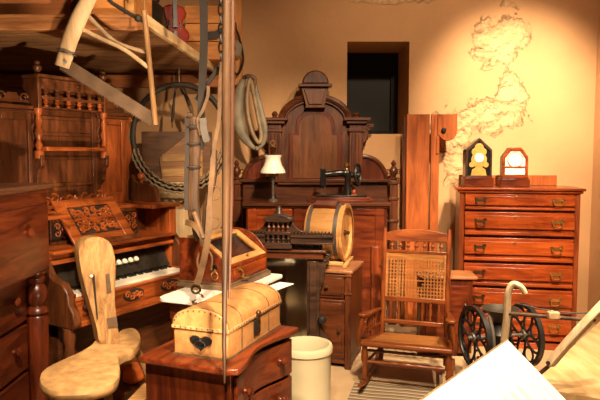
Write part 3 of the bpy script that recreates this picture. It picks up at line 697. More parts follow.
# trunk
RZT = radians(69)
pt = WZ(228, 361.5, zD)
TR = thing('dome_top_trunk', 'small tan trunk with domed lid and dark heart shaped plate, on wavy dresser', 'trunk', (pt.x, pt.y, zD), RZT)
TL, TD, HB_, HT_ = .52, .245, .106, .176
b = B(); b.box(0, TL, 0, TD, 0, HB_); obj('body', b, HIDE, TR, .006)
def dome(x0, x1, grow=0, z0=HB_):
    n = 14; return [(TD/2-(TD/2+grow)*cos(pi*i/n), z0+(HT_-HB_+grow)*sin(pi*i/n)**.85) for i in range(n+1)]
b = B(); b.prism([(0-.003, HB_+.004)]+[(y, z+.018) for y, z in dome(0,0,.004)]+[(TD+.003, HB_+.004)], 'x', -.004, TL+.004); ld = obj('domed_lid', b, HIDE, TR, .005)
LEA = plain('trunk_strip', (.16,.085,.035), .6, 0, .4, 25, .2)
b = B(); b.box(-.006, TL+.006, -.006, TD+.006, HB_+.004, HB_+.018); obj('lid_band', b, wood('hide_rim', (.34,.18,.07), (.52,.31,.13), .55, 'x'), ld, .002)
for xx in (.0, .115, TL-.14, TL-.022):
    b = B(); pr = dome(0,0,.006); pi_ = dome(0,0,.001)
    for i in range(len(pr)-1): b.prism([(pr[i][0],pr[i][1]+.018),(pr[i+1][0],pr[i+1][1]+.018),(pi_[i+1][0],pi_[i+1][1]+.018),(pi_[i][0],pi_[i][1]+.018)], 'x', xx, xx+.005)
    obj('lid_strip', b, LEA, ld)
b = B()
for k in range(22): b.ball((.01+k*(TL-.02)/21, -.006, HB_+.011), .0035, 6)
for k in range(10): b.ball((-.006, .012+k*(TD-.024)/9, HB_+.011), .0035, 6)
for i in range(1, 14): 
    y_, z_ = dome(0,0,-.006)[i]; b.ball((-.005, y_, z_+.018), .0035, 6)
obj('brass_tacks', b, DBRASS, ld)
b = B()
for xx in (.115, TL-.14): b.box(xx, xx+.006, -.004, 0, .005, HB_)
b.box(-.004, TL, -.004, 0, 0, .012); b.box(-.004, .0, 0, TD, 0, .010)
obj('body_strip', b, LEA, TR)
b = B(); hp = []
for i in range(28):
    a = 2*pi*i/28; hp.append((TD*.48+.050*(sin(a)**3)*1.0, HB_*.56+.034*(.8125*cos(a)-.3125*cos(2*a)-.125*cos(3*a)-.0625*cos(4*a))+.004))
b.prism(hp, 'x', -.007, 0); k = obj('heart_plate', b, IRON, TR, .002)
b = B(); b.tube([(-.014, TD*.48+.024*cos(a), HB_*.54+.014*sin(a)) for a in [2*pi*i/18 for i in range(18)]], .0035, 6, True); b.ball((-.010, TD*.48, HB_*.54+.016), .007); obj('ring_handle', b, IRON, k)
b = B(); b.box(TL/2-.03, TL/2+.03, -.007, 0, .035, HB_-.004); b.cyl((TL/2,-.007,.09),(TL/2,-.012,.09),.012); k = obj('lock_plate', b, IRON, TR, .003)
b = B(); b.box(TL/2-.012, TL/2+.012, -.012, -.006, HB_-.035, HB_+.02); b.ball((TL/2,-.010,HB_+.022),.012); obj('hasp', b, DBRASS, k)

# ------------------------------------------------------------------ crock
pk = Vector((.035, 3.36, 0)); zr = .425; r = .142
b = B(); b.lathe([(r*.93,0),(r*.97,.02),(r,.10),(r,zr-.05),(r*1.01,zr-.045),(r*1.07,zr-.04),(r*1.08,zr-.012),(r*1.03,zr),(r*.93,zr),(r*.90,zr-.015),(r*.88,zr-.06),(r*.88,.03),(0,.025)], n=40)
o = obj('stoneware_crock', b, CERAM); o.location = pk; tag(o, 'cream glazed stoneware crock open at the top, on the floor right of the wavy dresser', 'crock')

# ------------------------------------------------------------------ rocking chair
RC = thing('cane_rocking_chair', 'orange brown rocking chair with woven cane back and seat', 'rocking chair', (.722, 3.87, .016), radians(-17))
def sp(b, p, q, r=.009): b.turned(p, q, [(r*.6,0),(r*.8,.15),(r*.55,.25),(r*1.25,.5),(r*.55,.75),(r*.8,.85),(r*.6,1)], 8)
zs0, zs1 = .305, .245
seat = [(-.285,-.235),(.285,-.235),(.30,-.20),(.225,.215),(-.225,.215),(-.30,-.20)]
def seatz(y): return zs0+(zs1-zs0)*(y+.235)/.45
b = B(); vs = [(x, y, seatz(y)) for x, y in seat]; vb = [(x, y, seatz(y)-.032) for x, y in seat]; n = 6
b._new(vs+vb, [tuple(range(n)), tuple(range(2*n-1, n-1, -1))]+[(i, (i+1) % n, n+(i+1) % n, n+i) for i in range(n)])
st = obj('seat', b, CHAIR, RC, .012, seg=3)
b = B(); q4 = [(-.235,-.185),(.235,-.185),(.185,.175),(-.185,.175)]
b._new([(x, y, seatz(y)+.0015) for x, y in q4]+[(x, y, seatz(y)+.004) for x, y in q4], [(0,1,2,3),(7,6,5,4),(0,1,5,4),(1,2,6,5),(2,3,7,6),(3,0,4,7)]); obj('cane_seat_panel', b, CANE, st)
pb0 = Vector((.222, .20, .05)); pb1 = Vector((.226, .355, .965))
def bk(x, z, dy=0):  # point on the leaning back plane
    t = (z-.05)/(.915); return Vector((x, .20+.155*t+dy, z))
for s in (-1, 1):
    b = B(); b.tube([bk(s*.222, z_) for z_ in (.05,.3,.6,.92,.965)], [.017,.019,.018,.016,.012], 10); obj('back_post', b, CHAIRz, RC)
b = B(); pts = [(-.215,.876),(.215,.876),(.215,.935)]+[(.215-.43*t, .935+.028*sin(pi*t)) for t in [i/12 for i in range(1,12)]]+[(-.215,.935)]
v1 = [bk(x, z_, -.010) for x, z_ in pts]; v2 = [bk(x, z_, .012) for x, z_ in pts]; n = len(pts)
b._new(v1+v2, [tuple(range(n)), tuple(range(2*n-1, n-1, -1))]+[(i, (i+1) % n, n+(i+1) % n, n+i) for i in range(n)]); obj('crest_rail', b, CHAIR, RC, .004)
def rail(zc, h, name='back_rail'):
    b = B(); b.bar(bk(-.215, zc), bk(.215, zc), .022, h, (0,0,1)); return obj(name, b, CHAIR, RC, .004)
rail(.802, .022); rail(.474, .034); rail(.318, .03)
for k in range(7):
    x_ = -.17+k*.34/6
    b = B(); sp(b, bk(x_, .81), bk(x_, .878), .013); obj('upper_spindle', b, CHAIRz, RC)
for k in range(7):
    x_ = -.165+k*.33/6
    b = B(); sp(b, bk(x_, .33), bk(x_, .46), .011); obj('lower_spindle', b, CHAIRz, RC)
b = B(); za, zb3 = .490, .793
for x_ in (-.205, .205): b.bar(bk(x_, za), bk(x_, zb3), .022, .016)
nx, nz = 18, 13
for i in range(nx+1):
    x_ = -.195+.39*i/nx
    if i in (10, 11): b.bar(bk(x_, za), bk(x_, za+.075), .0085, .003, (0,1,0)); b.bar(bk(x_, za+.15), bk(x_, zb3), .0085, .003, (0,1,0))
    else: b.bar(bk(x_, za), bk(x_, zb3), .0085, .003, (0,1,0))
for j in range(nz+1):
    z_ = za+(zb3-za)*j/nz
    if j in (4, 6): b.bar(bk(-.2, z_, -.002), bk(.012, z_, -.002), .003, .0085, (0,0,1)); b.bar(bk(.045, z_, -.002), bk(.2, z_, -.002), .003, .0085, (0,0,1))
    else: b.bar(bk(-.2, z_, -.002), bk(.2, z_, -.002), .003, .0085, (0,0,1))
b.bar(bk(-.2, zb3-.02), bk(.2, zb3-.02), .006, .045, (0,0,1))
obj('cane_back_panel', b, CANE, RC)
for s in (-1, 1):
    zf = seatz(-.19)
    b = B(); b.turned((s*.262,-.195,.045), (s*.262,-.195,zf-.02), [(.012,0),(.018,.06),(.013,.14),(.020,.3),(.014,.42),(.022,.55),(.022,.8),(.016,.88),(.022,1)], 12); obj('front_leg', b, CHAIRz, RC)
    b = B(); b.tube(smooth_path([(s*.262,.36,.045),(s*.262,.22,.018),(s*.262,0,.012),(s*.262,-.18,.026),(s*.262,-.34,.06)]), .017, 8, flat=.8); obj('rocker', b, CHAIR, RC)
    b = B(); b.tube(smooth_path([(s*.292,-.215,zf-.03),(s*.298,-.225,zf+.03),(s*.285,-.218,zf+.10),(s*.268,-.205,zf+.18)]), [.016]*18+[.017], 10); obj('arm_support', b, CHAIRz, RC)
    b = B(); pa = [(s*.25,.245),(s*.22,.235),(s*.235,.02),(s*.235,-.205),(s*.255,-.235),(s*.295,-.235),(s*.305,-.20),(s*.275,.02)]
    za_ = zf+.18
    vs = [(x, y, za_-(y+.20)*.15) for x, y in pa]; vb = [(x, y, z_-.024) for x, y, z_ in vs]; n = 8
    b._new(vs+vb, [tuple(range(n)), tuple(range(2*n-1, n-1, -1))]+[(i, (i+1) % n, n+(i+1) % n, n+i) for i in range(n)]); ar = obj('armrest', b, CHAIR, RC, .008)
    for k in range(4):
        y_ = -.12+k*.085
        b = B(); sp(b, (s*.255,y_,zf+.04-(y_+.19)*.1), (s*.255,y_,za_-.012-(y_+.20)*.15), .010); obj('arm_spindle', b, CHAIRz, ar)
    b = B(); b.bar((s*.28,-.19,zf+.05),(s*.23,.235,zf+.0),.016,.02); obj('arm_lower_rail', b, CHAIR, ar, .003)
    b = B(); b.cyl((s*.262,-.19,.15),(s*.224,.225,.13),.010); obj('side_stretcher', b, CHAIR, RC)
b = B(); b.turned((-.262,-.195,.165),(.262,-.195,.165),[(.009,0),(.011,.2),(.008,.3),(.016,.36),(.010,.4),(.016,.45),(.018,.5),(.016,.55),(.010,.6),(.016,.64),(.008,.7),(.011,.8),(.009,1)],10); obj('front_stretcher', b, CHAIR, RC)
b = B(); b.cyl((-.262,-.18,.235),(.262,-.18,.235),.009); obj('front_stretcher', b, CHAIR, RC)

# ------------------------------------------------------------------ small table behind the chair, right
zt2 = .61; pr = WZ(478, 277, zt2)
T = thing('small_table_cabinet', 'small red brown cabinet with bare wooden top behind the rocking chair', 'cabinet', (pr.x, pr.y, 0), radians(-4))
b = B(); b.box(-.43, 0, 0, .25, zt2-.022, zt2); obj('top_board', b, wood('bare_top', (.26,.10,.035), (.46,.20,.08), .4, 'x'), T, .005)
b = B(); b.prism([(-.41,.02),(-.03,.02),(-.03,.24),(-.41,.24)], 'z', .03, zt2-.022); obj('carcass', b, MAHz, T, .004)
b = B(); b.box(-.37,-.06,.006,.02,.10,zt2-.07); d = obj('door', b, MAHx, T, .003)
b = B(); b.lathe([(.008,0),(.008,.012),(.014,.02),(.002,.03)], (-.09,.006,.4), (0,-1,0), 10); obj('knob', b, EBON, d)

# ------------------------------------------------------------------ coffee mill with two wheels
cmc = (W(472, 335, 3.80)+W(527, 337, 3.86))/2
CM = thing('two_wheel_coffee_mill', 'black iron coffee mill with two openwork wheels and a bowl before tall chest', 'coffee mill', (cmc.x, cmc.y, 0), radians(11))
zw = cmc.z; Rw = .205; hx_ = .178
for s in (-1, 1):
    c = Vector((s*hx_, 0, zw)); ey = Vector((0,1,0)); ez = Vector((0,0,1))
    b = B()
    b.lathe([(Rw-.022,-.016),(Rw,-.016),(Rw,.016),(Rw-.022,.016),(Rw-.026,0),(Rw-.022,-.016)], c, (1,0,0), 44)
    w = obj('wheel', b, IRON, CM)
    b = B(); b.lathe([(.030,-.02),(.034,0),(.030,.02)], c, (1,0,0), 16); b.cyl(c, c+Vector((s*.045,0,0)), .014); obj('hub', b, GREYM, w)
    b = B()
    for k in range(4):
        a0 = 2*pi*k/4+.35; dr_ = ey*cos(a0)+ez*sin(a0); tn = -ey*sin(a0)+ez*cos(a0)
        pl = [c+dr_*(.105+.075*cos(a))+tn*(.040*sin(a)) for a in [2*pi*i/20 for i in range(20)]]
        b.tube(pl, .0085, 6, True)
        a1 = a0+pi/4; d2 = ey*cos(a1)+ez*sin(a1); t2 = -ey*sin(a1)+ez*cos(a1)
        b.tube([c+d2*(.128+.048*cos(a))+t2*(.048*sin(a)) for a in [2*pi*i/16 for i in range(16)]], .0075, 6, True)
    obj('openwork_spokes', b, IRON, w)
b = B(); b.cyl((-hx_-.02,0,zw),(hx_+.02,0,zw),.012); obj('axle', b, GREYM, CM)
b = B(); b.box(-.10,.10,-.12,.12,0,.16); bs = obj('wooden_base', b, MAHx, CM, .008)
b = B(); b.box(-.07,.07,-.128,-.118,.03,.12); d = obj('drawer', b, RED, bs, .003)
b = B(); b.ball((0,-.136,.075),.012); obj('knob', b, IRON, d)
b = B(); b.lathe([(.075,.16),(.06,.18),(.042,.22),(.045,.30),(.07,.35),(.075,zw+.02),(.05,zw+.06),(.045,zw+.10)], n=20); obj('grinder_body', b, IRON, CM)
b = B(); b.lathe([(.042,zw+.09),(.055,zw+.125),(.095,zw+.158),(.118,zw+.180),(.122,zw+.184),(.112,zw+.184),(.085,zw+.16),(.045,zw+.135),(0,zw+.125)], n=28); obj('hopper_bowl', b, plain('dull_bowl', (.055,.048,.036), .45, .5), CM)
b = B(); b.tube(smooth_path([(-.075,-.07,.16),(-.082,-.075,.30),(-.085,-.06,zw+.06),(-.095,-.03,zw+.15)]), .012, 8); obj('bowl_strut', b, GREYM, CM)

# ------------------------------------------------------------------ hand cultivator with pale handles
PLW = thing('hand_cultivator', 'pale wooden handles of a hand cultivator with a crossbar, behind the white sign', 'cultivator', (W(520, 380, 3.3).x, 3.3, 0), 0)
lh = smooth_path([W(525,293,3.27),W(521,287,3.27),W(513,284,3.28),(W(508,294,3.30)),W(507,315,3.34),W(504,345,3.38),W(503,372,3.42),Vector((1.13,3.44,.04))], 6)
b = B(); b.tube(lh, [.018+.006*min(1, i/24) for i in range(len(lh))], 10, flat=.85); obj('handle', b, HANDLE, PLW, world=True)
rh = [W(612,296,3.16),W(588,321,3.20),W(566,345,3.26),W(550,364,3.32)]
b = B(); b.tube(smooth_path(rh), .044, 4, flat=.7); obj('handle', b, HANDLE, PLW, world=True, bevel=.006)
b = B(); b.cyl(W(506,313,3.33), W(589,320,3.21), .013, .011); obj('crossbar', b, POLE, PLW, world=True)
m_ = W(553,315,3.25)
b = B(); b.box(m_.x-.03,m_.x+.03,m_.y-.025,m_.y+.02,m_.z-.02,m_.z+.02); b.bar(m_+Vector((-.02,-.01,.02)), m_+Vector((.03,-.01,-.02)), .02, .03); obj('bracket', b, SAW, PLW, world=True, bevel=.006)
b = B(); b.tube([W(516,303,3.31),W(540,309,3.28),W(570,313,3.24),W(592,313,3.21)], .004, 6); obj('tie_wire', b, IRON, PLW, world=True)
b = B(); b.bar(W(555,361,3.31), W(524,386,3.40), .03, .02); b.tube([W(524,386,3.40), Vector((1.22,3.44,.03))], .016, 8); b.box(1.05,1.26,3.42,3.47,0,.05); obj('iron_shank', b, plain('rust_iron', (.09,.045,.03), .6, .3), PLW, world=True)
b = B(); b.cyl(W(594,320,3.165), W(594,320,3.24), .010); obj('bolt', b, IRON, PLW, world=True)
b = B(); b.cyl(W(548,363,3.26), W(548,363,3.36), .012); obj('bolt', b, IRON, PLW, world=True)

# plywood platform at lower right
zP = .14
e = [WZ(603,318,zP), WZ(548,369,zP), WZ(530,386,zP)]
pts = [(e[0].x,e[0].y),(e[1].x,e[1].y),(e[2].x,e[2].y),(e[2].x+.9,e[2].y-.5),(2.58,e[2].y-.4),(2.58,e[0].y)]
b = B(); b.prism(pts, 'z', 0, zP); o = obj('plywood_platform', b, PLY, None, .004); tag(o, 'low pale plywood platform in the lower right corner beneath the cultivator handles', 'platform')

# ------------------------------------------------------------------ white reading sign
A = W(508, 340, 2.2)
def on_sign(u, v):
    d = W(u, v, 1.0)-Vector((0,0,HC)); nrm = Vector((0,-1,1))
    k = nrm.dot(A-Vector((0,0,HC)))/nrm.dot(d); return Vector((0,0,HC))+d*k
Bv = on_sign(425, 398); Cv = on_sign(562, 400)
e1 = (Bv-A).normalized(); e2 = (Cv-A); e2 = (e2-e1*e2.dot(e1)).normalized(); e3 = e1.cross(e2)
if e3.z < 0: e3 = -e3
SG = thing('reading_sign', 'bright white slanted information sign on a post in the near right foreground', 'sign', (A.x-.15, 1.98, 0), 0)
def sg(a, c, h): return A+e1*a+e2*c+e3*h
def slab(b, a0, a1, c0, c1, h0, h1):
    v = [sg(a, c, h) for a in (a0, a1) for c in (c0, c1) for h in (h0, h1)]
    b._new(v, [(0,1,3,2),(4,6,7,5),(0,4,5,1),(2,3,7,6),(0,2,6,4),(1,5,7,3)])
b = B(); slab(b, 0, .72, 0, .48, -.012, 0); pn_ = obj('panel', b, WHITE, SG, world=True)
b = B(); slab(b, -.004, .724, -.006, .0, -.016, .001); obj('edge_strip', b, PALEx, pn_, world=True)
b = B()
for k in range(5): slab(b, .10+.035*k, .11+.035*k, .15, .42-.03*(k % 2), .0, .0008)
obj('pale_text_lines', b, INK, pn_, world=True)
b = B(); m_ = sg(.36, .24, -.012); b.cyl((m_.x, m_.y, 0), m_, .025); b.box(m_.x-.15,m_.x+.15,m_.y-.12,m_.y+.12,0,.015); obj('post', b, IRON, SG, world=True)

# ------------------------------------------------------------------ left foreground dresser
xf = -1.315; yN, yF = 1.95, 3.13
LD = thing('column_front_dresser', 'dark mahogany dresser with turned columns and overhanging top drawer at the left edge', 'dresser', (xf, yF, 0), 0)
zt3 = 1.355; zo = .905
b = B(); b.box(-.56, -.03, yN-yF+.02, -.02, zo, zt3-.03); b.box(-.56, -.10, yN-yF+.03, -.03, .06, zo); obj('carcass', b, MAHz, LD, .005)
b = B(); b.box(-.58, .025, yN-yF-.02, .02, zt3-.03, zt3); obj('top_board', b, wood('dresser_top', (.045,.018,.009), (.13,.055,.026), .4, 'y'), LD, .006)
b = B(); b.box(-.03, .0, yN-yF+.02, -.02, zo, zt3-.03); b.box(0, .008, yN-yF+.03, -.03, zo+.01, zt3-.105); b.box(-.03, .015, yN-yF+.02, -.02, zt3-.045, zt3-.03); fd = obj('top_drawer', b, MAH, LD, .006)
b = B(); kp = lambda y, z, x: b.lathe([(.012,0),(.010,.012),(.022,.022),(.024,.032),(.014,.042),(.002,.045)], (x, y, z), (1,0,0), 14)
kp(-.30, 1.132, .008); obj('knob', b, MAHz, fd); b = B(); kp(-.90, 1.132, .008); obj('knob', b, MAHz, fd)
for k, (za, zb4) in enumerate(((.66,.885),(.41,.64),(.13,.39))):
    b = B(); b.box(-.10, -.078, yN-yF+.12, -.12, za, zb4); d = obj('drawer', b, MAH, LD, .006)
    for y_ in (-.28, -.90):
        b = B(); kp(y_, (za+zb4)/2+.02, -.078); obj('knob', b, MAHz, d)
for y_ in (-.075, yN-yF+.075):
    b = B(); b.lathe([(.045,0),(.045,.06),(.04,.09),(.052,.12),(.052,.66),(.044,.675),(.056,.69),(.052,.71),(.036,.725),(.052,.755),(.056,.785),(.048,.82),(.034,.84),(.044,.855),(.044,.87),(.036,.88),(.05,.895),(.05,zo)], (-.045, y_, 0), n=20); obj('column', b, MAHz, LD)

# ------------------------------------------------------------------ reed organ
OG = thing('reed_organ', 'carved oak reed organ with keyboard, music desk and tall spindled back along the left wall', 'organ', (-1.29, 3.17, 0), radians(60))
OW = 1.12
b = B(); b.box(.06, OW-.06, .10, .58, .04, .60); b.box(.02, OW-.02, .08, .60, 0, .06); obj('lower_case', b, ORGD, OG, .005)
b = B(); b.box(.26, .84, -.20, .08, .0, .16); obj('pedal', b, ORGD, OG, .005)
b = B(); b.box(.05, OW-.05, -.06, .20, .575, .60); b.box(.05, OW-.05, -.075, -.05, .565, .595); obj('key_shelf', b, ORG, OG, .006)
b = B(); b.box(.05, OW-.05, -.015, .015, .60, .705); b.box(.05, OW-.05, -.022, .02, .695, .712); ks = obj('key_slip', b, ORG, OG, .004)
for xx in (.22, .52, .84):
    b = B(); b.lathe([(.05,0),(.05,.006),(.04,.008)], (xx, -.014, .65), (0,-1,0), 20); b.bm.verts.ensure_lookup_table()
    for v in b.bm.verts: v.co.x = xx+(v.co.x-xx)*1.7; v.co.z = .65+(v.co.z-.65)*.75
    rr_ = obj('carved_opening', b, HOLE, ks)  # flat dark disc painting the shade inside an opening
    b = B()
    for k in range(4): b.spiral((xx-.055+.036*k, -.024, .65+.008*(-1)**k), (1,0,0), (0,0,1), .022, 1.3, .006, k*1.4, (-1)**k)
    obj('carved_scrolls', b, PLANK, rr_)
# keys
b = B(); nk = 44; kx0, kx1 = .11, OW-.11; kw = (kx1-kx0)/nk
for k in range(nk): b.box(kx0+k*kw+.0006, kx0+(k+1)*kw-.0006, .018, .165, .705, .727)
kb = obj('white_keys', b, IVORY, OG); kb['kind'] = 'stuff'
b = B()
for k in range(nk-1):
    if k % 7 in (0, 1, 3, 4, 5): b.box(kx0+(k+1)*kw-.005, kx0+(k+1)*kw+.005, .105, .165, .727, .741)
kk = obj('black_keys', b, BLACK, OG, .001); kk['kind'] = 'stuff'
b = B(); b.box(.09, OW-.09, .0, .2, .69, .705); b.box(.085, kx0, .0, .17, .705, .735); b.box(kx1, OW-.085, .0, .17, .705, .735); obj('key_bed', b, ORG, OG, .003)
# stop board sloped
M = Matrix.Translation((0, .17, .735)) @ Matrix.Rotation(radians(-28), 4, 'X')
b = B(); b.box(.07, OW-.07, 0, .02, 0, .165, M); sb = obj('stop_board', b, STOPB, OG, .003)
for i, xx in enumerate((.38, .585, .635, .685, .735)):
    b = B(); c = M @ Vector((xx, 0, .075)); dr2 = M.to_3x3() @ Vector((0,-1,.1))
    b.lathe([(.006,0),(.006,.03)], c, dr2, 8); b.lathe([(.015,.028),(.018,.034),(.016,.044),(.003,.047)], c, dr2, 12); obj('stop_knob', b, IVORY, sb)
b = B()
for i in range(9):
    c = M @ Vector((.16+i*.095, -.001, .13)); 
    b.lathe([(.007,0),(.007,.002)], c, M.to_3x3() @ Vector((0,-1,0)), 8)
obj('stop_markings', b, DBRASS, sb)
# ledges
b = B(); b.box(.06, OW-.06, .14, .5, .885, .91); b.box(.06, OW-.06, .16, .5, .91, .95); b.box(.06, OW-.06, .11, .5, .945, .965); obj('ledge', b, ORG, OG, .006)
# upper case
b = B(); b.box(.06, OW-.06, .40, .58, .60, 1.14); b.box(.20,.34,.32,.40,.965,1.13); b.box(.76,.90,.32,.40,.965,1.13); b.box(.75,.91,.31,.40,1.12,1.14); b.box(.19,.35,.31,.40,1.12,1.14)
uc = obj('upper_case', b, ORGDz, OG, .004)
for xx in (.27, .83):
    b = B(); b.box(xx-.055, xx+.055, .316, .322, .99, 1.10); fp = obj('fret_panel', b, HOLE, uc)
    b = B()
    for k in range(5): b.spiral((xx+(-.026 if k % 2 else .026), .312, 1.015+.020*k), (1,0,0), (0,0,1), .022, 1.2, .006, k, (-1)**k)
    obj('fret_scrolls', b, PLANK, fp)
for x0_, x1_ in ((0, .065), (OW-.065, OW)):
    b = B(); b.box(x0_, x1_, .17, .60, .60, 1.14); obj('side_post', b, ORGz, OG, .005)
b = B(); b.box(-.02, .20, .14, .60, 1.14, 1.165); b.box(OW-.26, OW+.02, .14, .60, 1.14, 1.165); b.box(.20, OW-.26, .33, .60, 1.14, 1.165); obj('top_deck', b, ORG, OG, .006)
# cheeks (keyboard arms) with scrolled profile
for x0_, x1_ in ((-.0, .05), (OW-.05, OW)):
    pf = [(.17,.57),(-.10,.57),(-.115,.60),(-.10,.66),(-.07,.70),(-.06,.76),(-.02,.81),(.04,.825),(.08,.85),(.11,.90),(.17,.955)]
    b = B(); b.prism(pf, 'x', x0_, x1_); ck = obj('cheek', b, ORGDz, OG, .008)
    b = B(); b.turned(((x0_+x1_)/2, -.04, 0), ((x0_+x1_)/2, -.04, .57), [(.03,0),(.035,.08),(.022,.12),(.034,.3),(.02,.5),(.038,.72),(.025,.82),(.036,.9),(.036,1)], 14); obj('front_leg', b, ORGDz, OG)
# music desk
ty = Vector((0, .21, .262)); tl = ty.length; an = atan2(.262, .21)
M = Matrix.Translation((.245, .15, .966)) @ Matrix.Rotation(an, 4, 'X')
DW = .475
b = B(); fr = .075
b.box(0, fr, 0, tl, -.018, 0, M); b.box(DW-fr, DW, 0, tl, -.018, 0, M); b.box(fr, DW-fr, 0, .075, -.018, 0, M); b.box(fr, DW-fr, tl-.055, tl, -.018, 0, M)
md_ = obj('music_desk', b, ORG, OG, .004)
b = B(); b.box(.13, DW+.01, -.02, .02, 0, .028, M); obj('book_lip', b, ORGDz, md_, .004)
b = B(); b.box(fr, DW-fr, .075, tl-.055, -.017, -.012, M); obj('backing', b, HOLE, md_)
b = B(); cx, cy = DW/2, (.075+tl-.055)/2; R3 = M.to_3x3(); ex, ez = R3 @ Vector((1,0,0)), R3 @ Vector((0,1,0))
for sx_ in (-1, 1):
    for sy_ in (-1, 1):
        for (dx, dy, r) in ((.045,.030,.030),(.095,.045,.030),(.085,.012,.024),(.13,.03,.026),(.135,.07,.02),(.03,.072,.022)):
            b.spiral(M @ Vector((cx+sx_*dx, cy+sy_*dy*.95, -.004)), ex*sx_, ez*sy_, r, 1.25, .0085, 1.0, 1)
    b.tube([M @ Vector((cx, cy, -.003)), M @ Vector((cx+sx_*.07, cy+.01, -.003)), M @ Vector((cx+sx_*.16, cy, -.003))], .010, 6)
b._new([M @ Vector(v) for v in ((cx-.045,cy,.004),(cx,cy-.04,.004),(cx+.045,cy,.004),(cx,cy+.04,.004),(cx-.045,cy,-.012),(cx,cy-.04,-.012),(cx+.045,cy,-.012),(cx,cy+.04,-.012))], [(0,1,2,3),(7,6,5,4),(0,1,5,4),(1,2,6,5),(2,3,7,6),(3,0,4,7)])
obj('carved_fretwork', b, ORG, md_)
# carved strip behind the desk
b = B(); 
for k in range(9):
    b.spiral((.27+.058*k, .44, 1.215+.014*(k % 2)), (1,0,0), (0,0,1), .032, 1.3, .010, k*2.1, (-1)**k)
b.box(.22, .80, .435, .46, 1.165, 1.19); obj('carved_crest_strip', b, ORG, OG)
# high back
zl = 1.77
OB = 1.0
for x0_, x1_, m1 in ((0, .26, ORGDz), (.74, OB, ORGz)):  # darker oak left, brighter right: light on the right panel put into colour
    b = B(); b.box(x0_, x1_, .535, .58, 1.165, zl); b.box(x0_, x0_+.045, .515, .535, 1.165, zl); b.box(x1_-.045, x1_, .515, .535, 1.165, zl); b.box(x0_+.045, x1_-.045, .515, .535, zl-.06, zl); b.box(x0_+.045, x1_-.045, .515, .535, 1.165, 1.24)
    sd = obj('side_panel', b, m1, OG, .004)
    b = B(); b.box(x0_-.02, x1_+.02, .485, .60, zl, zl+.025); b.box(x0_-.01, x1_+.01, .50, .59, zl-.02, zl); obj('cornice', b, ORGD, sd, .004)
    b = B(); xm = (x0_+x1_)/2; b.prism([(x0_, zl+.025), (x1_, zl+.025), (x1_-.03, zl+.06), (xm+.05, zl+.065), (xm+.03, zl+.10), (xm-.03, zl+.10), (xm-.05, zl+.065), (x0_+.03, zl+.06)], 'y', .53, .56)
    for s in (-1, 1): b.spiral((xm+s*.07, .525, zl+.07), (s,0,0), (0,0,1), .03, 1.3, .008, 0, 1)
    obj('cresting', b, ORGD, sd, .003)
b = B(); b.box(.26, .74, .54, .58, 1.165, 1.96); b.box(.26,.30,.52,.54,1.165,1.80); b.box(.70,.74,.52,.54,1.165,1.80)
for za in (1.30, 1.47, 1.62, 1.72): b.box(.30,.70,.528,.54,za,za+.022)
ctr = obj('centre_panel', b, ORGDz, OG, .004)
b = B(); b.box(.27, .73, .42, .54, 1.525, 1.550); obj('little_shelf', b, ORG, OG, .004)
b = B(); b.box(.235, .262, .44, .58, 1.78, 1.96); b.box(.738, .765, .44, .58, 1.78, 1.96); b.box(.225,.775,.42,.58,1.96,1.98); b.box(.262,.738,.44,.46,1.895,1.96); b.box(.262,.738,.44,.46,1.835,1.855); b.box(.262,.738,.505,.52,1.785,1.96); b.box(.262,.738,.44,.54,1.78,1.79)
for k in range(6): b.box(.285+k*.075,.325+k*.075,.434,.44,1.92,1.94)
cn = obj('canopy', b, ORGDz, OG, .003)
for k in range(6):
    xx = .295+k*.41/5
    b = B(); b.turned((xx,.45,1.855),(xx,.45,1.897),[(.014,0),(.014,.1),(.007,.25),(.016,.5),(.008,.7),(.02,.9),(.02,1)],8); obj('canopy_spindle', b, ORGD, cn)
    b = B(); b.turned((xx,.45,1.79),(xx,.45,1.835),[(.012,0),(.014,.15),(.007,.3),(.017,.6),(.01,.85),(.016,1)],8); obj('canopy_pendant', b, ORG, cn)
for xx in (.25, .75):
    b = B(); b.lathe([(.02,0),(.012,.012),(.026,.03),(.026,.045),(.014,.058),(.02,.07),(.003,.085)], (xx, .46, 1.98), n=12); obj('finial', b, ORGD, cn)
    b = B(); b.turned((xx,.465,1.48),(xx,.465,1.78),[(.028,0),(.028,.14),(.014,.18),(.024,.26),(.012,.36),(.026,.5),(.014,.62),(.022,.75),(.012,.85),(.026,.93),(.026,1)],12); obj('turned_column', b, ORGz, OG)
    b = B(); b.prism([(.54,1.22),(.52,1.24),(.51,1.30),(.475,1.33),(.465,1.40),(.435,1.43),(.43,1.49),(.46,1.52),(.54,1.52)], 'x', xx-.014, xx+.014)
    b.prism([(.54,1.55),(.525,1.56),(.50,1.60),(.515,1.66),(.49,1.70),(.50,1.76),(.48,1.78),(.54,1.78)], 'x', xx-.012, xx+.012); obj('scroll_bracket', b, ORGD, OG, .004)
    b = B(); b.lathe([(.004,0),(.018,.015),(.012,.03),(.02,.05)], (xx,.465,1.43), n=12); obj('drop_finial', b, ORGD, OG)
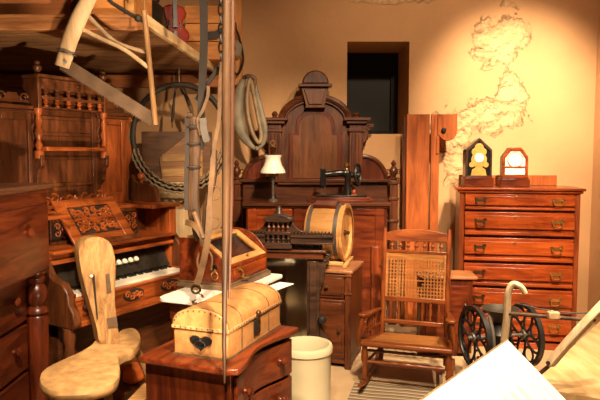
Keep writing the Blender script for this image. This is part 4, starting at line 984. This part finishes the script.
# outer scrolls on the right edge of the back, and scrolled end with ball
b = B(); b.prism([(OB,1.30),(OB+.03,1.34),(OB+.02,1.42),(OB+.06,1.50),(OB+.045,1.58),(OB+.015,1.62),(OB+.035,1.70),(OB,1.77)], 'y', .52, .56); b.spiral((OB+.022,.515,1.74),(1,0,0),(0,0,1),.03,1.3,.009,0,1); obj('edge_scroll', b, ORGz, OG, .004)
for xx in (OW-.03,):
    b = B(); pf = [(.30,1.165),(.56,1.165),(.56,1.36),(.53,1.32),(.49,1.295),(.45,1.30),(.39,1.295),(.34,1.27),(.31,1.23)]
    b.prism(pf, 'x', xx-.02, xx+.02)
    b.spiral((xx+.022, .37, 1.225), (0,1,0), (0,0,1), .042, 1.5, .012, pi, -1)
    es = obj('end_scroll', b, ORGDz, OG, .006)
    b = B(); b.ball((xx, .47, 1.345), .030, 14); b.cyl((xx,.47,1.295),(xx,.47,1.32),.012); obj('ball_finial', b, ORG, es)

# ------------------------------------------------------------------ barrel, crate on it, hoop
Yb = 5.06
T = thing('pale_barrel', 'pale wooden barrel half hidden behind the right end of the organ', 'barrel', (X(177, Yb), Yb, 0), 0)
zb0, zb1 = .62, Z(181, Yb); r = 23*Yb/600
b = B(); n = 22
b.lathe([(r*.90, zb0), (r*.97, zb0+.2), (r, (zb0+zb1)/2), (r*.97, zb1-.2), (r*.90, zb1), (r*.82, zb1), (r*.82, zb1-.02), (0, zb1-.02)], n=28); obj('staves', b, BARREL, T)
for z_ in (zb0+.06, zb0+.2, zb1-.20, zb1-.06):
    b = B(); q = r*(.92 if z_ in (zb0+.06, zb1-.06) else .975); b.lathe([(q,-.018),(q*1.025,-.018),(q*1.025,.018),(q,.018)], (0,0,z_), n=28); obj('hoop', b, STEEL if 0 else PALEx, T)
b = B(); b.box(-.2,.2,-.2,.2,0,zb0-.03); b.box(-.22,.22,-.22,.22,zb0-.03,zb0); o = obj('plinth_box', b, WAL, None, .005); o.location = (X(177, Yb), Yb, 0); tag(o, 'dark square wooden box standing under the pale barrel', 'box')
T = thing('striped_wooden_crate', 'dark brown crate with pale banded gabled panel, standing on the pale barrel', 'crate', (X(179, Yb), Yb, zb1), radians(10))
s = Yb/600; hh_ = (181-136)*s
b = B(); b.box(-.29, .28, -.10, .12, 0, hh_*1.08); k = obj('body', b, wood('crate_dark', (.085,.036,.014), (.19,.085,.032), .5, 'x'), T, .004)
b = B(); b.prism([(-.13,0),(.20,0),(.20,hh_*.80),(.06,hh_*.98),(-.15,hh_*.52)], 'y', -.118, -.10); g = obj('gabled_panel', b, wood('crate_mid', (.22,.10,.04), (.38,.19,.08), .5, 'x'), k, .003)
for a in (.12, .44):
    b = B(); b.box(-.125, .195, -.124, -.118, hh_*a, hh_*(a+.16)); obj('pale_band', b, PALEx, k)
Yh = 4.72
hc = W(180, 137, Yh); Rh = 47*Yh/600
T = thing('large_dark_hoop', 'large round dark hoop with rope wound lower half, hanging under the overhead shelf', 'hoop', (hc.x, Yh, hc.z-Rh*1.1), 0)
def hp_(a, r=Rh): return Vector((r*cos(a), 0, Rh*1.1+r*1.1*sin(a)))
b = B(); b.tube([hp_(2*pi*i/64) for i in range(64)], .022, 10, True, flat=.8, up=(0,1,0)); obj('rim', b, LEATHD, T)
b = B()
for j in range(3):
    b.tube([hp_(pi*1.08+pi*.84*i/60, Rh-.012+.028*j-.02)+Vector((0,-.030-.006*(j % 2)+.006*sin(i*1.9+j*2), .006*sin(i*1.9+j*2))) for i in range(61)], .009, 6)
obj('rope_winding', b, ROPE, T)
b = B(); b.cyl((0,0,Rh*2.19),(0,0,2.17-(hc.z-Rh*1.1)+.0),.006); obj('hanging_cord', b, ROPE, T)

# ------------------------------------------------------------------ overhead shelf
zS = 2.185; tS = .07
SH = thing('overhead_shelf', 'wide overhead pine shelf fixed to the back wall above the organ', 'shelf', (-1.9, 4.4, zS), 0)
yn = 3.30; yf = YB
ex0 = (-.82, yn); ex1 = (-.69, yf)
nb = 7; b = B()
for k in range(nb):
    ya = yn+.05+(yf-.01-yn-.05)*k/nb; yb_ = yn+.05+(yf-.01-yn-.05)*(k+1)/nb-.006
    xa = ex0[0]+(ex1[0]-ex0[0])*(ya-yn)/(yf-yn)-.03; xb = ex0[0]+(ex1[0]-ex0[0])*(yb_-yn)/(yf-yn)-.03
    b.prism([(-2.98,ya),(xa,ya),(xb,yb_),(-2.98,yb_)], 'z', zS+.03, zS+tS)
obj('shelf_planks', b, wood('shelf_boards', (.15,.070,.028), (.40,.20,.085), .6, 'x', 4), SH, world=True)
b = B(); b.box(-2.98, ex0[0]-.03, yn, yn+.045, zS-.012, zS+tS); b.box(-2.98, ex0[0]-.03, yn-.012, yn, zS+tS-.018, zS+tS); obj('front_board', b, wood('fascia', (.20,.075,.025), (.40,.17,.06), .5, 'x'), SH, .004, world=True)
b = B(); b.prism([(ex0[0]-.03,yn),(ex0[0],yn),(ex1[0],yf-.01),(ex1[0]-.03,yf-.01)], 'z', zS+.01, zS+tS); obj('edge_board', b, wood('edge_pine', (.52,.36,.17), (.80,.62,.36), .5, 'y'), SH, .003, world=True)
b = B(); b.box(-2.98, X(240, 5.26, 80), 5.20, 5.30, Z(87, 5.2), zS); obj('rear_beam', b, wood('beam_red', (.24,.075,.02), (.44,.16,.05), .5, 'x'), SH, .005, world=True)
b = B(); b.box(X(228, 5.2, 40), X(242.5, 5.2, 40), 5.14, 5.20, Z(86, 5.2), ZC); struct('trim_1', b, wood('post_orange', (.44,.17,.04), (.68,.32,.095), .45, 'z'), None, bevel=.005)
zst = zS+tS
# crates
def crate(x0, x1, y0, y1, h, label, mat, hole=False, lines=0, batten=False, group=None, z0=zst):
    T = thing('wooden_crate', label, 'crate', ((x0+x1)/2, y0, z0), 0)
    w = (x1-x0)/2; d = y1-y0; b = B()
    n = max(lines, 1)
    for k in range(n): b.box(-w, w, 0, .018, h*k/n+(.003 if k else 0), h*(k+1)/n-.003)
    k_ = obj('front_boards', b, mat, T, .003)
    b = B(); b.box(-w, -w+.018, .018, d-.018, 0, h); b.box(w-.018, w, .018, d-.018, 0, h); b.box(-w, w, d-.018, d, 0, h); b.box(-w+.018, w-.018, .018, d-.018, 0, .015); obj('carcass', b, mat, T, .003)
    if hole:
        b = B(); b.lathe([(.02,0),(.02,.004),(.012,.008)], (-w*.0, 0, h*.42), (0,-1,0), 14); obj('bolt', b, IRON, k_)
    if batten:
        b = B(); b.box(w-.045, w, -.022, 0, -.0, h); obj('corner_batten', b, CHURN, T, .003)
        b = B(); b.box(-w, -w*.3, -.02, 0, h*.55, h); obj('front_cleat', b, CHURN, T, .003)
    return T
crate(-2.15, X(72, 3.42, 10), 3.40, 3.85, .34, 'reddish brown wooden crate at the left end of the overhead shelf', wood('crate_red', (.22,.075,.025), (.42,.16,.055), .5, 'x', 4), lines=1)
crate(X(78, 3.34, 10), X(134, 3.34, 10), 3.352, 3.75, .32, 'orange pine crate with a dark bolt, above the hanging frame saw', PINEc, True, 1, True)
crate(X(186, 4.86, 40), X(225, 4.86, 40), 4.82, 5.12, .42, 'pale orange crate of three boards at the right end of the overhead shelf', PINEc, lines=3)
# violin
pv = Vector((X(174, 4.22, 40), 4.22, zst))
V = thing('violin', 'glossy red violin standing upright on the overhead shelf before the pale orange crate', 'violin', pv, radians(25))
half = [(0,.0),(.055,.005),(.09,.03),(.102,.075),(.092,.115),(.066,.145),(.056,.175),(.062,.205),(.080,.225),(.082,.262),(.066,.30),(.03,.318),(0,.32)]
half = [(x*1.05, z*.86) for x, z in half]
pts = half+[(-x, z) for x, z in reversed(half[1:-1])]
b = B(); b.prism(pts, 'y', -.028, .028); obj('body', b, VIO, V, .014, seg=4)
b = B(); b.box(-.014,.014,-.045,-.028,.12,.30); b.box(-.012,.012,-.04,-.02,.30,.40); b.spiral((0,-.03,.415),(0,1,0),(0,0,1),.022,1.3,.01,0,1); obj('neck', b, BLACK, V, .003)
b = B(); b.box(-.02,.02,-.052,-.028,.115,.122); b.box(-.012,.012,-.045,-.028,.02,.09)
for s in (-1, 1): b.tube(smooth_path([(s*.035,-.030,.10),(s*.042,-.031,.13),(s*.034,-.031,.155)]), .004, 6)
obj('bridge_and_tailpiece', b, BLACK, V)
# dark pots / basket behind
Tb = B(); Tb.lathe([(.12,0),(.15,.10),(.13,.22),(.09,.26),(.10,.28),(.07,.28),(.10,.2),(.0,.05)], n=24)
o = obj('dark_jar', Tb, BLACK); o.location = (X(146, 4.0, 20)-.03, 4.1, zst); tag(o, 'dark round jar on the overhead shelf beside the red violin', 'jar')

# ------------------------------------------------------------------ frame saw
Yw = 3.16
SWT = thing('frame_saw', 'pale wooden frame saw with curved arms and long steel blade hanging before the overhead shelf', 'saw', (W(110, 60, Yw).x, Yw, 1.7), 0)
la = smooth_path([W(99,-26,Yw),W(91,-6,Yw),W(79,18,Yw),W(70,40,Yw),(W(64,60,Yw)),W(62,67,Yw)], 5)
b = B(); b.tube(la, [.030+.014*min(1,i/10) if i < 10 else .044-.003*(i-10)/10 for i in range(len(la))], 12, flat=.6, up=(0,1,0)); la_o = obj('curved_arm', b, SAW, SWT, world=True)
b = B(); b.tube(smooth_path([W(144,11,Yw),W(147,40,Yw),W(151,80,Yw),W(155.5,125,Yw)]), -.0 + .0145, 10); obj('straight_arm', b, wood('brown_stick', (.24,.12,.045), (.46,.26,.11), .6, 'z'), SWT, world=True)
b = B(); b.ribbon([W(63,63,Yw-.0),W(154,120,Yw+.0)], .064, .004, (W(63,80,Yw)-W(63,60,Yw)))
bl = obj('blade', b, STEEL, SWT, world=True)
b = B()
for k in range(46):
    t = k/46; p = W(63,63,Yw).lerp(W(154,120,Yw), t); dn = Vector((.0,0,-1)); q = W(63,63,Yw).lerp(W(154,120,Yw), t+.5/46); p2_ = W(63,63,Yw).lerp(W(154,120,Yw), t+1/46)
    nd_ = Vector((-(p2_-p).z, 0, (p2_-p).x)).normalized()
    if nd_.z > 0: nd_ = -nd_
    o2 = nd_*.029
    b._new([p+o2+Vector((0,-.0015,0)), q+o2+nd_*.012+Vector((0,-.0015,0)), p2_+o2+Vector((0,-.0015,0)), p+o2+Vector((0,.0015,0)), q+o2+nd_*.012+Vector((0,.0015,0)), p2_+o2+Vector((0,.0015,0))], [(0,1,2),(5,4,3),(0,1,4,3),(1,2,5,4),(2,0,3,5)])
obj('saw_teeth', b, STEEL, bl, world=True)
b = B(); b.tube(smooth_path([W(80,28,Yw),W(100,38,Yw),W(125,50,Yw),W(150,69,Yw)]), [.011]*19, 8); obj('stretcher', b, SAW, SWT, world=True)
b = B(); b.tube(smooth_path([W(86,13,Yw+.02),W(100,28,Yw+.02),W(118,43,Yw+.02),W(148,53,Yw+.02)]), .010, 8); obj('bent_stretcher', b, wood('grey_stick', (.24,.16,.09), (.44,.31,.18), .6, 'x'), SWT, world=True)
b = B(); b.tube([W(96,-14,Yw-.02),W(112,3,Yw-.01),W(130,14,Yw),W(145,22,Yw)], .010, 8); b.ball(W(138,18,Yw), .02); obj('tension_cord', b, LEATHD, SWT, world=True)
b = B()
for dv in (51, 53.5):
    c = W(66.5, dv, Yw); b.tube([c+Vector((.047*cos(a), .034*sin(a), .012*cos(a)*-1)) for a in [2*pi*i/16 for i in range(16)]], .0035, 6, True)
b.cyl(W(65.5,62,Yw-.04), W(65.5,62,Yw+.04), .008); obj('wire_binding', b, GREYM, la_o, world=True)
b = B(); tp = W(99,-26,Yw); b.cyl(tp, (tp.x, tp.y, ZC), .005); tp = W(144,11,Yw); b.cyl(tp, (tp.x+.02, tp.y, ZC), .004); obj('hanging_cord', b, ROPE, SWT, world=True)

# ------------------------------------------------------------------ rustic chair (left foreground)
zq = .50
RCH = thing('rustic_plank_chair', 'rustic pale wooden chair hewn with a plank back and paddle shaped seat, lower left foreground', 'chair', (-1.0, 2.85, 0), 0)
op = [(39,379),(43,369),(58,361),(76,353),(90,345),(97,338),(106,338),(117,334),(124,328),(134,327),(140,333),(140,341),(134,348),(124,352),(119,357),(120,368),(117,379),(106,386),(86,390),(60,391),(45,387)]
wp = [WZ(u, v, zq) for u, v in op]; wp = smooth_closed([(p.x, p.y, zq) for p in wp], 4)
b = B(); n = len(wp); cx = sum(p.x for p in wp)/n; cy = sum(p.y for p in wp)/n
rings = []
for k, (dz, sc_) in enumerate(((0,.93),(-.006,.985),(-.02,1.0),(-.04,.99),(-.055,.95))):
    rings.append([((cx+(p.x-cx)*sc_), cy+(p.y-cy)*sc_, zq+dz) for p in wp])
vv = [v for r_ in rings for v in r_]; ff = [tuple(range(n)), tuple((4*n+i) for i in range(n-1, -1, -1))]
for k in range(4): ff += [(k*n+i, k*n+(i+1) % n, (k+1)*n+(i+1) % n, (k+1)*n+i) for i in range(n)]
b._new(vv, ff); obj('seat', b, plain('hewn_seat', (.50,.29,.115), .6, 0, .42, 16, .6), RCH, world=True)
# plank back: front outline in pixels at its leaning plane
pb = WZ(108, 344, zq)
Yb0, Yb1 = pb.y, pb.y+.16
def bkp(u, v):
    t = (345-v)/108; return W(u, v, Yb0+(Yb1-Yb0)*t)
ol = [(101,345),(119,345),(117.5,325),(115,300),(115.5,275),(115,258),(111,244),(103,238),(94,237),(85,239),(79,246),(79,258),(83,280),(90,305),(97,330)]
fr_ = smooth_closed([bkp(u, v) for u, v in ol], 3); n = len(fr_)
off = Vector((-.045, .06, 0))
b = B(); ctr_ = sum(fr_, Vector())/n
fi = [ctr_+(p-ctr_)*.955+Vector((0,-.006,0)) for p in fr_]
vv = fi+fr_+[p+off for p in fr_]
b._new(vv, [tuple(range(n)), tuple(2*n+i for i in range(n-1, -1, -1))]+[(i, (i+1) % n, n+(i+1) % n, n+i) for i in range(n)]+[(n+i, n+(i+1) % n, 2*n+(i+1) % n, 2*n+i) for i in range(n)])
bk_ = obj('plank_back', b, PALE, RCH, world=True)
b = B()
def patch(b, quad, d=.004):
    q = [bkp(u, v)+Vector((0,-.008,0)) for u, v in quad]; q2 = [p+Vector((0,-d,0)) for p in q]
    b._new(q+q2, [(0,1,2,3),(7,6,5,4),(0,1,5,4),(1,2,6,5),(2,3,7,6),(3,0,4,7)])
RUST = plain('rust_dark', (.13,.075,.04), .6, .2)
patch(b, [(106,274),(110,273),(112,292),(107.5,293)]); obj('iron_plate', b, RUST, bk_, world=True); b = B(); patch(b, [(107,318),(117,316),(118.5,326),(109,328)]); obj('iron_plate', b, RUST, bk_, world=True)
b = B(); patch(b, [(92.5,275),(95,274),(98.5,318),(97.5,320)], .002); obj('split_crack', b, HOLE, bk_, world=True)
b = B(); c = bkp(92, 276)+Vector((0,-.008,0)); b.ball(c, .010, 8); obj('nail_head', b, IVORY, bk_, world=True)
def leg(p, q, name='leg', r=.022):
    b = B(); b.tube([p, (Vector(p)+Vector(q))/2, q], [r*.9, r, r*.85], 10); return obj(name, b, wood('leg_brown', (.19,.095,.04), (.38,.20,.09), .55, 'z'), RCH, world=True)
l1 = WZ(133, 341, zq-.03); leg(l1, W(152, 425, l1.y+.08)*1.0 if 0 else (l1.x+.17, l1.y+.06, 0))
l2 = WZ(107, 380, zq-.03); leg(l2, (l2.x+.03, l2.y-.03, 0)); l3 = WZ(58, 378, zq-.03); leg(l3, (l3.x-.05, l3.y-.04, 0)); l4 = WZ(92, 352, zq-.03); leg(l4, (l4.x-.05, l4.y+.08, 0))
b = B(); b.bar(Vector((l2.x+.0, l2.y-.05, .225)), Vector((l1.x+.10, l1.y+.0, .215)), .09, .035); obj('footboard', b, PALEx, RCH, .006, world=True)
b = B(); b.bar(Vector((l3.x-.02, l3.y-.02, .22)), Vector((l4.x-.02, l4.y+.04, .22)), .03, .03); obj('side_stretcher', b, PALEx, RCH, .006, world=True)
b = B(); b.box(-.055,.055,-.05,.05,0,.11); o = obj('lit_organ_block', b, ORANGE, None, .03, seg=3); o.location = (-.985, 3.46, .16); o.rotation_euler.z = radians(60); tag(o, 'small bright orange bundle standing in for a lit organ part behind the rustic chair seat', 'block')  # added block, its orange paints a lit inner part of the organ

# ------------------------------------------------------------------ hanging pole, harness, collar
PY = 2.16
b = B()
pth = [W(224.5,383,PY), W(224,345,PY), W(224.5,300,PY), W(226,200,PY), W(226.5,100,PY), W(227,0,PY), Vector((W(227,0,PY).x, PY, ZC))]
b.tube(pth, [.004,.008,.010,.015,.017,.017,.017], 10); PO = thing('hanging_wooden_pole', 'long slender weathered pole hanging from the ceiling before the dome topped trunk', 'pole', (W(228,200,PY).x, PY, W(226,383,PY).z), 0)
obj('shaft', b, POLE, PO, world=True)
b = B(); b.tube([p+Vector((.016+.002*i*0, .012, 0)) for p in pth[2:]], [.004,.009,.012,.012,.012], 8); obj('reddish_stave', b, POLER, PO, world=True)
HY = 3.15
HN = thing('hanging_horse_harness', 'horse harness of brown wooden hames, straps and rings hanging left of the slender pole', 'harness', (W(205,200,HY).x, HY, 1.0), 0)
sx1 = (1, .0, 0)
b = B(); tp = W(203.5,0,HY); b.ribbon([Vector((tp.x,HY,ZC)), tp, W(204,40,HY), W(202.5,80,HY), W(201,118,HY), W(200,150,HY)], .040, .008, sx1); obj('dark_rein', b, LEATHD, HN, world=True)
b = B(); b.tube(smooth_path([W(187,115,HY),W(192,118,HY),(W(195,135,HY)),W(194,165,HY),W(193,200,HY),W(196,225,HY),W(199,240,HY)]), [.016]*6+[.028]*6+[.033]*6+[.032]*12+[.025]*6+[.02], 10, flat=.6, up=(0,1,0)); h1 = obj('hame', b, POLE, HN, world=True)
b = B()
for v in (128, 145, 168): b.tube([W(193,v,HY)+Vector((.036*cos(a), .026*sin(a), .004)) for a in [2*pi*i/14 for i in range(14)]], .008, 6, True)
b.ribbon([W(187,118,HY-.02),W(187.5,150,HY-.02),W(186,185,HY-.02),W(187,210,HY-.02)], .022, .010, sx1); obj('leather_band', b, LEATHD, h1, world=True)
b = B(); b.tube(smooth_path([W(214,150,HY),W(213,180,HY),W(208,200,HY),W(205,225,HY),W(206,240,HY)]), [.018]*24+[.015], 10, flat=.7, up=(0,1,0)); h2 = obj('hame', b, POLE, HN, world=True)
b = B(); b.ribbon(smooth_path([W(208,86,HY-.03),W(208,95,HY-.04),W(203,110,HY-.04),W(198,120,HY-.03),W(201,135,HY-.03)]), .016, .006, sx1); obj('pale_strap', b, LEATHER, HN, world=True)
b = B(); b.ribbon(smooth_path([W(203,118,HY-.05),W(204,130,HY-.05),W(207,142,HY-.05)]), [.035]*12+[.02], .008, sx1); obj('grey_pad', b, GREYM, HN, world=True)
b = B(); b.ribbon(smooth_path([W(222,62,HY-.02),W(220,90,HY-.02),W(219,120,HY-.02),W(214,150,HY-.03),(W(212,175,HY-.03)),W(210,200,HY-.03),W(209,225,HY-.04),W(206,250,HY-.05),W(200,275,HY-.05),W(195,290,HY-.05)]), [.02]*20+[.026]*12+[.034]*22+[.03], .008, sx1); k = obj('trace_strap', b, LEATHER, HN, world=True)
b = B(); c = W(196,289,HY-.055); b.tube([c+Vector((.022*cos(a), -.004, .022*sin(a))) for a in [2*pi*i/14 for i in range(14)]], .006, 6, True); obj('buckle', b, DBRASS, k, world=True)
for (u, v, r) in ((214,223,.030),(215,193,.034)):
    b = B(); c = W(u, v, HY-.02); b.tube([c+Vector((r*cos(a), .006*sin(a), r*sin(a))) for a in [2*pi*i/20 for i in range(20)]], .004, 6, True); obj('ring', b, STEEL, HN, world=True)
b = B(); b.ribbon(smooth_path([W(186,222,HY-.01),W(195,226,HY-.05),W(201,235,HY-.05),W(203,245,HY-.04)]), .03, .012, (0,0,1)); b.tube([W(194,212,HY-.04), W(203,238,HY-.05)], .014, 8); obj('knotted_strap', b, LEATHER, HN, world=True)
b = B(); b.tube([W(199,252,HY),W(197,262,HY),W(199,270,HY)], .006); b.tube(smooth_path([W(208,250,HY-.03),W(212,258,HY-.03),W(211,270,HY-.03)]), .006); obj('thong', b, LEATHER, HN, world=True)
b = B(); b.bar(W(196,100,HY+.03), W(226,58,HY+.03), .02, .02); obj('cross_stick', b, LEATHD, HN, world=True)
# chain
CHY = 3.3
CN = thing('iron_chain', 'dark iron chain hanging from the ceiling just left of the slender pole', 'chain', (W(221,50,CHY).x, CHY, W(221,64,CHY).z), 0)
b = B(); zc0 = W(221,62,CHY).z; x_ = W(221,40,CHY).x; k = 0
while zc0+k*.05 < ZC:
    e = Vector((1,0,0)) if k % 2 else Vector((0,1,0))
    b.tube([Vector((x_, CHY, zc0+.027+k*.05))+e*(.013*cos(a))+Vector((0,0,.030*sin(a))) for a in [2*pi*i/12 for i in range(12)]], .005, 5, True); k += 1
obj('links', b, IRON, CN, world=True)
# collar on a peg
CY = 5.08
HCo = thing('horse_collar', 'grey padded leather horse collar hanging on the back wall right of the shelf post', 'horse collar', (W(249,110,CY).x, CY, W(249,150,CY).z), 0)
pad = smooth_path([W(244,78,CY-.02),W(240,90,CY-.03),(W(237.5,108,CY-.03)),W(239,124,CY-.03),W(246,140,CY-.03),W(256,149,CY-.03)], 5)
b = B(); b.tube(pad, [.018+.036*sin(pi*min(1,i/(len(pad)-1)*1.05)) for i in range(len(pad))], 12, flat=.5, up=(0,1,0)); obj('padded_body', b, COLLAR, HCo, world=True)
pad2 = smooth_path([W(256,149,CY-.04),W(263,142,CY-.05),W(264.5,128,CY-.05),W(260,108,CY-.04),W(256,92,CY-.03),W(254,79,CY-.03)], 5)
b = B(); b.tube(pad2, [.020+.006*sin(pi*i/(len(pad2)-1)) for i in range(len(pad2))], 10, flat=.7, up=(0,1,0)); obj('padded_side', b, COLLAR, HCo, world=True)
loop2 = smooth_closed([W(250,79,CY-.08),W(247,98,CY-.09),W(248.5,118,CY-.09),(W(253,134,CY-.09)),W(259,143,CY-.08),W(261,134,CY-.07),W(257.5,114,CY-.05),W(254,96,CY-.05)], 4)
b = B(); b.tube(loop2, .017, 10, True, up=(0,1,0)); obj('inner_roll', b, COLLARD, HCo, world=True)
b = B(); b.tube(smooth_path([W(243,78,CY-.02),W(249,76,CY-.05),W(255,80,CY-.05),W(252,92,CY-.04)]), .018, 8); obj('top_strap', b, LEATHER, HCo, world=True)
b = B(); p = W(249,79,CY); b.cyl((p.x,YB,p.z-.01),(p.x,CY-.08,p.z+.01),.014); o = obj('wall_peg', b, WAL); tag(o, 'dark wooden wall peg holding up the grey horse collar', 'peg')
# halter on the post
HT = thing('leather_halter', 'dark leather halter loop hanging on the orange wooden post', 'halter', (W(238,50,5.05).x, 5.05, W(238,78,5.05).z), 0)
lp = smooth_closed([W(233,28,5.08),W(238,34,5.06),W(242,50,5.05),W(243,62,5.05),W(238,74,5.06),W(233,70,5.08),(W(231,50,5.10))], 4)
b = B(); b.tube(lp, .020, 6, True, flat=.5, up=(0,1,0)); obj('loop', b, LEATHD, HT, world=True)
b = B(); b.ribbon([W(206,36,4.79),W(216,35,4.79),W(226,29,4.80),W(236,26,5.06)], .06, .012, (0,0,1)); obj('crown_strap', b, LEATHD, HT, world=True)
b = B(); b.ribbon([W(235,42,5.03),W(239,46,5.03),W(238,56,5.03)], .05, .01, (1,0,0)); obj('cheek_patch', b, COLLAR, HT, world=True)
b = B(); p = W(235,27,5.1); b.cyl((p.x,5.14,p.z),(p.x,5.04,p.z),.010); obj('nail', b, IRON, HT, world=True)
# small hanging tools under the shelf
for nm, lab, pth, r, m2, tipm in (('hanging_awl','thin dark awl with a bright steel tip hanging inside the large hoop', [(176,86),(174,100),(173,112),(172,122),(172.5,128)], .010, LEATHD, STEEL), ('hanging_knife','dark handled knife in a brown sheath hanging right of the thin awl', [(181,86),(184,92),(187,98),(190,106),(194,118)], .013, LEATHD, LEATHER)):
    Yt = 4.95
    pts = [W(u, v, Yt) for u, v in pth]
    T = thing(nm, lab, 'tool', (pts[0].x, Yt, pts[-1].z), 0)
    b = B(); b.tube(pts[:4], [r*.6, r, r*1.2, r], 8); obj('handle', b, m2, T, world=True)
    b = B(); b.tube(pts[2:], [r*1.2, r*1.6 if nm == 'hanging_knife' else r*.7, r*.5], 8, flat=.5); obj('sheath' if nm == 'hanging_knife' else 'tip', b, tipm, T, world=True)
    b = B(); b.cyl(pts[0], (pts[0].x, Yt, zS+.0), .004); obj('cord', b, LEATHD, T, world=True)

# ------------------------------------------------------------------ lights
def spot(name, loc, to, e, size=50, blend=.6, col=(1,.66,.36), rad=.06):
    d = bpy.data.lights.new(name, 'SPOT'); d.energy = e; d.spot_size = radians(size); d.spot_blend = blend; d.color = col; d.shadow_soft_size = rad
    o = bpy.data.objects.new(name, d); COL.objects.link(o); o.location = loc
    o.rotation_euler = (Vector(to)-Vector(loc)).to_track_quat('-Z', 'Y').to_euler(); return o
WARM = (1,.74,.48)
spot('spot_clock_wall', (1.7,3.3,3.35), (1.93,5.4,1.85), 1200, 48, 1, (1,.77,.51))
spot('fill_shelf_underside', (.3,1.0,.5), (-1.65,3.9,2.15), 620, 44, 1, WARM)  # added low fill that brightens the shelf underside, no lamp known there
spot('spot_chest', (1.2,1.6,3.3), (1.5,4.5,.55), 1250, 42, .8, WARM)
spot('spot_trunk', (.45,1.0,3.3), (-.2,3.0,.65), 950, 42, .8, WARM)
spot('spot_chair', (-.2,.6,3.2), (-.95,3.0,.55), 800, 46, .8, WARM)
spot('spot_middle', (.6,1.8,3.3), (.15,4.7,1.15), 800, 42, .8, WARM)
spot('spot_shelf', (.6,1.4,2.9), (-1.1,4.2,1.9), 420, 50, .9, WARM)
spot('spot_sign', (.9,.9,3.3), (.75,2.0,.6), 600, 36, .7, (1,.82,.60))
spot('spot_rocker', (.4,2.2,3.3), (.9,3.8,.2), 420, 44, .8, WARM)
spot('spot_floor', (1.9,2.6,3.3), (1.9,3.8,.0), 500, 50, .8, WARM)
spot('spot_wall', (1.1,3.4,3.3), (1.2,5.4,2.0), 120, 120, 1, WARM)
w = bpy.data.worlds.new('World'); SC.world = w; w.use_nodes = True
w.node_tree.nodes['Background'].inputs[0].default_value = (1,.70,.44,1); w.node_tree.nodes['Background'].inputs[1].default_value = .06
SC.view_settings.view_transform = 'Standard'; SC.view_settings.look = 'None'; SC.view_settings.gamma = 1; SC.view_settings.exposure = 0
SC.view_settings.use_curve_mapping = False
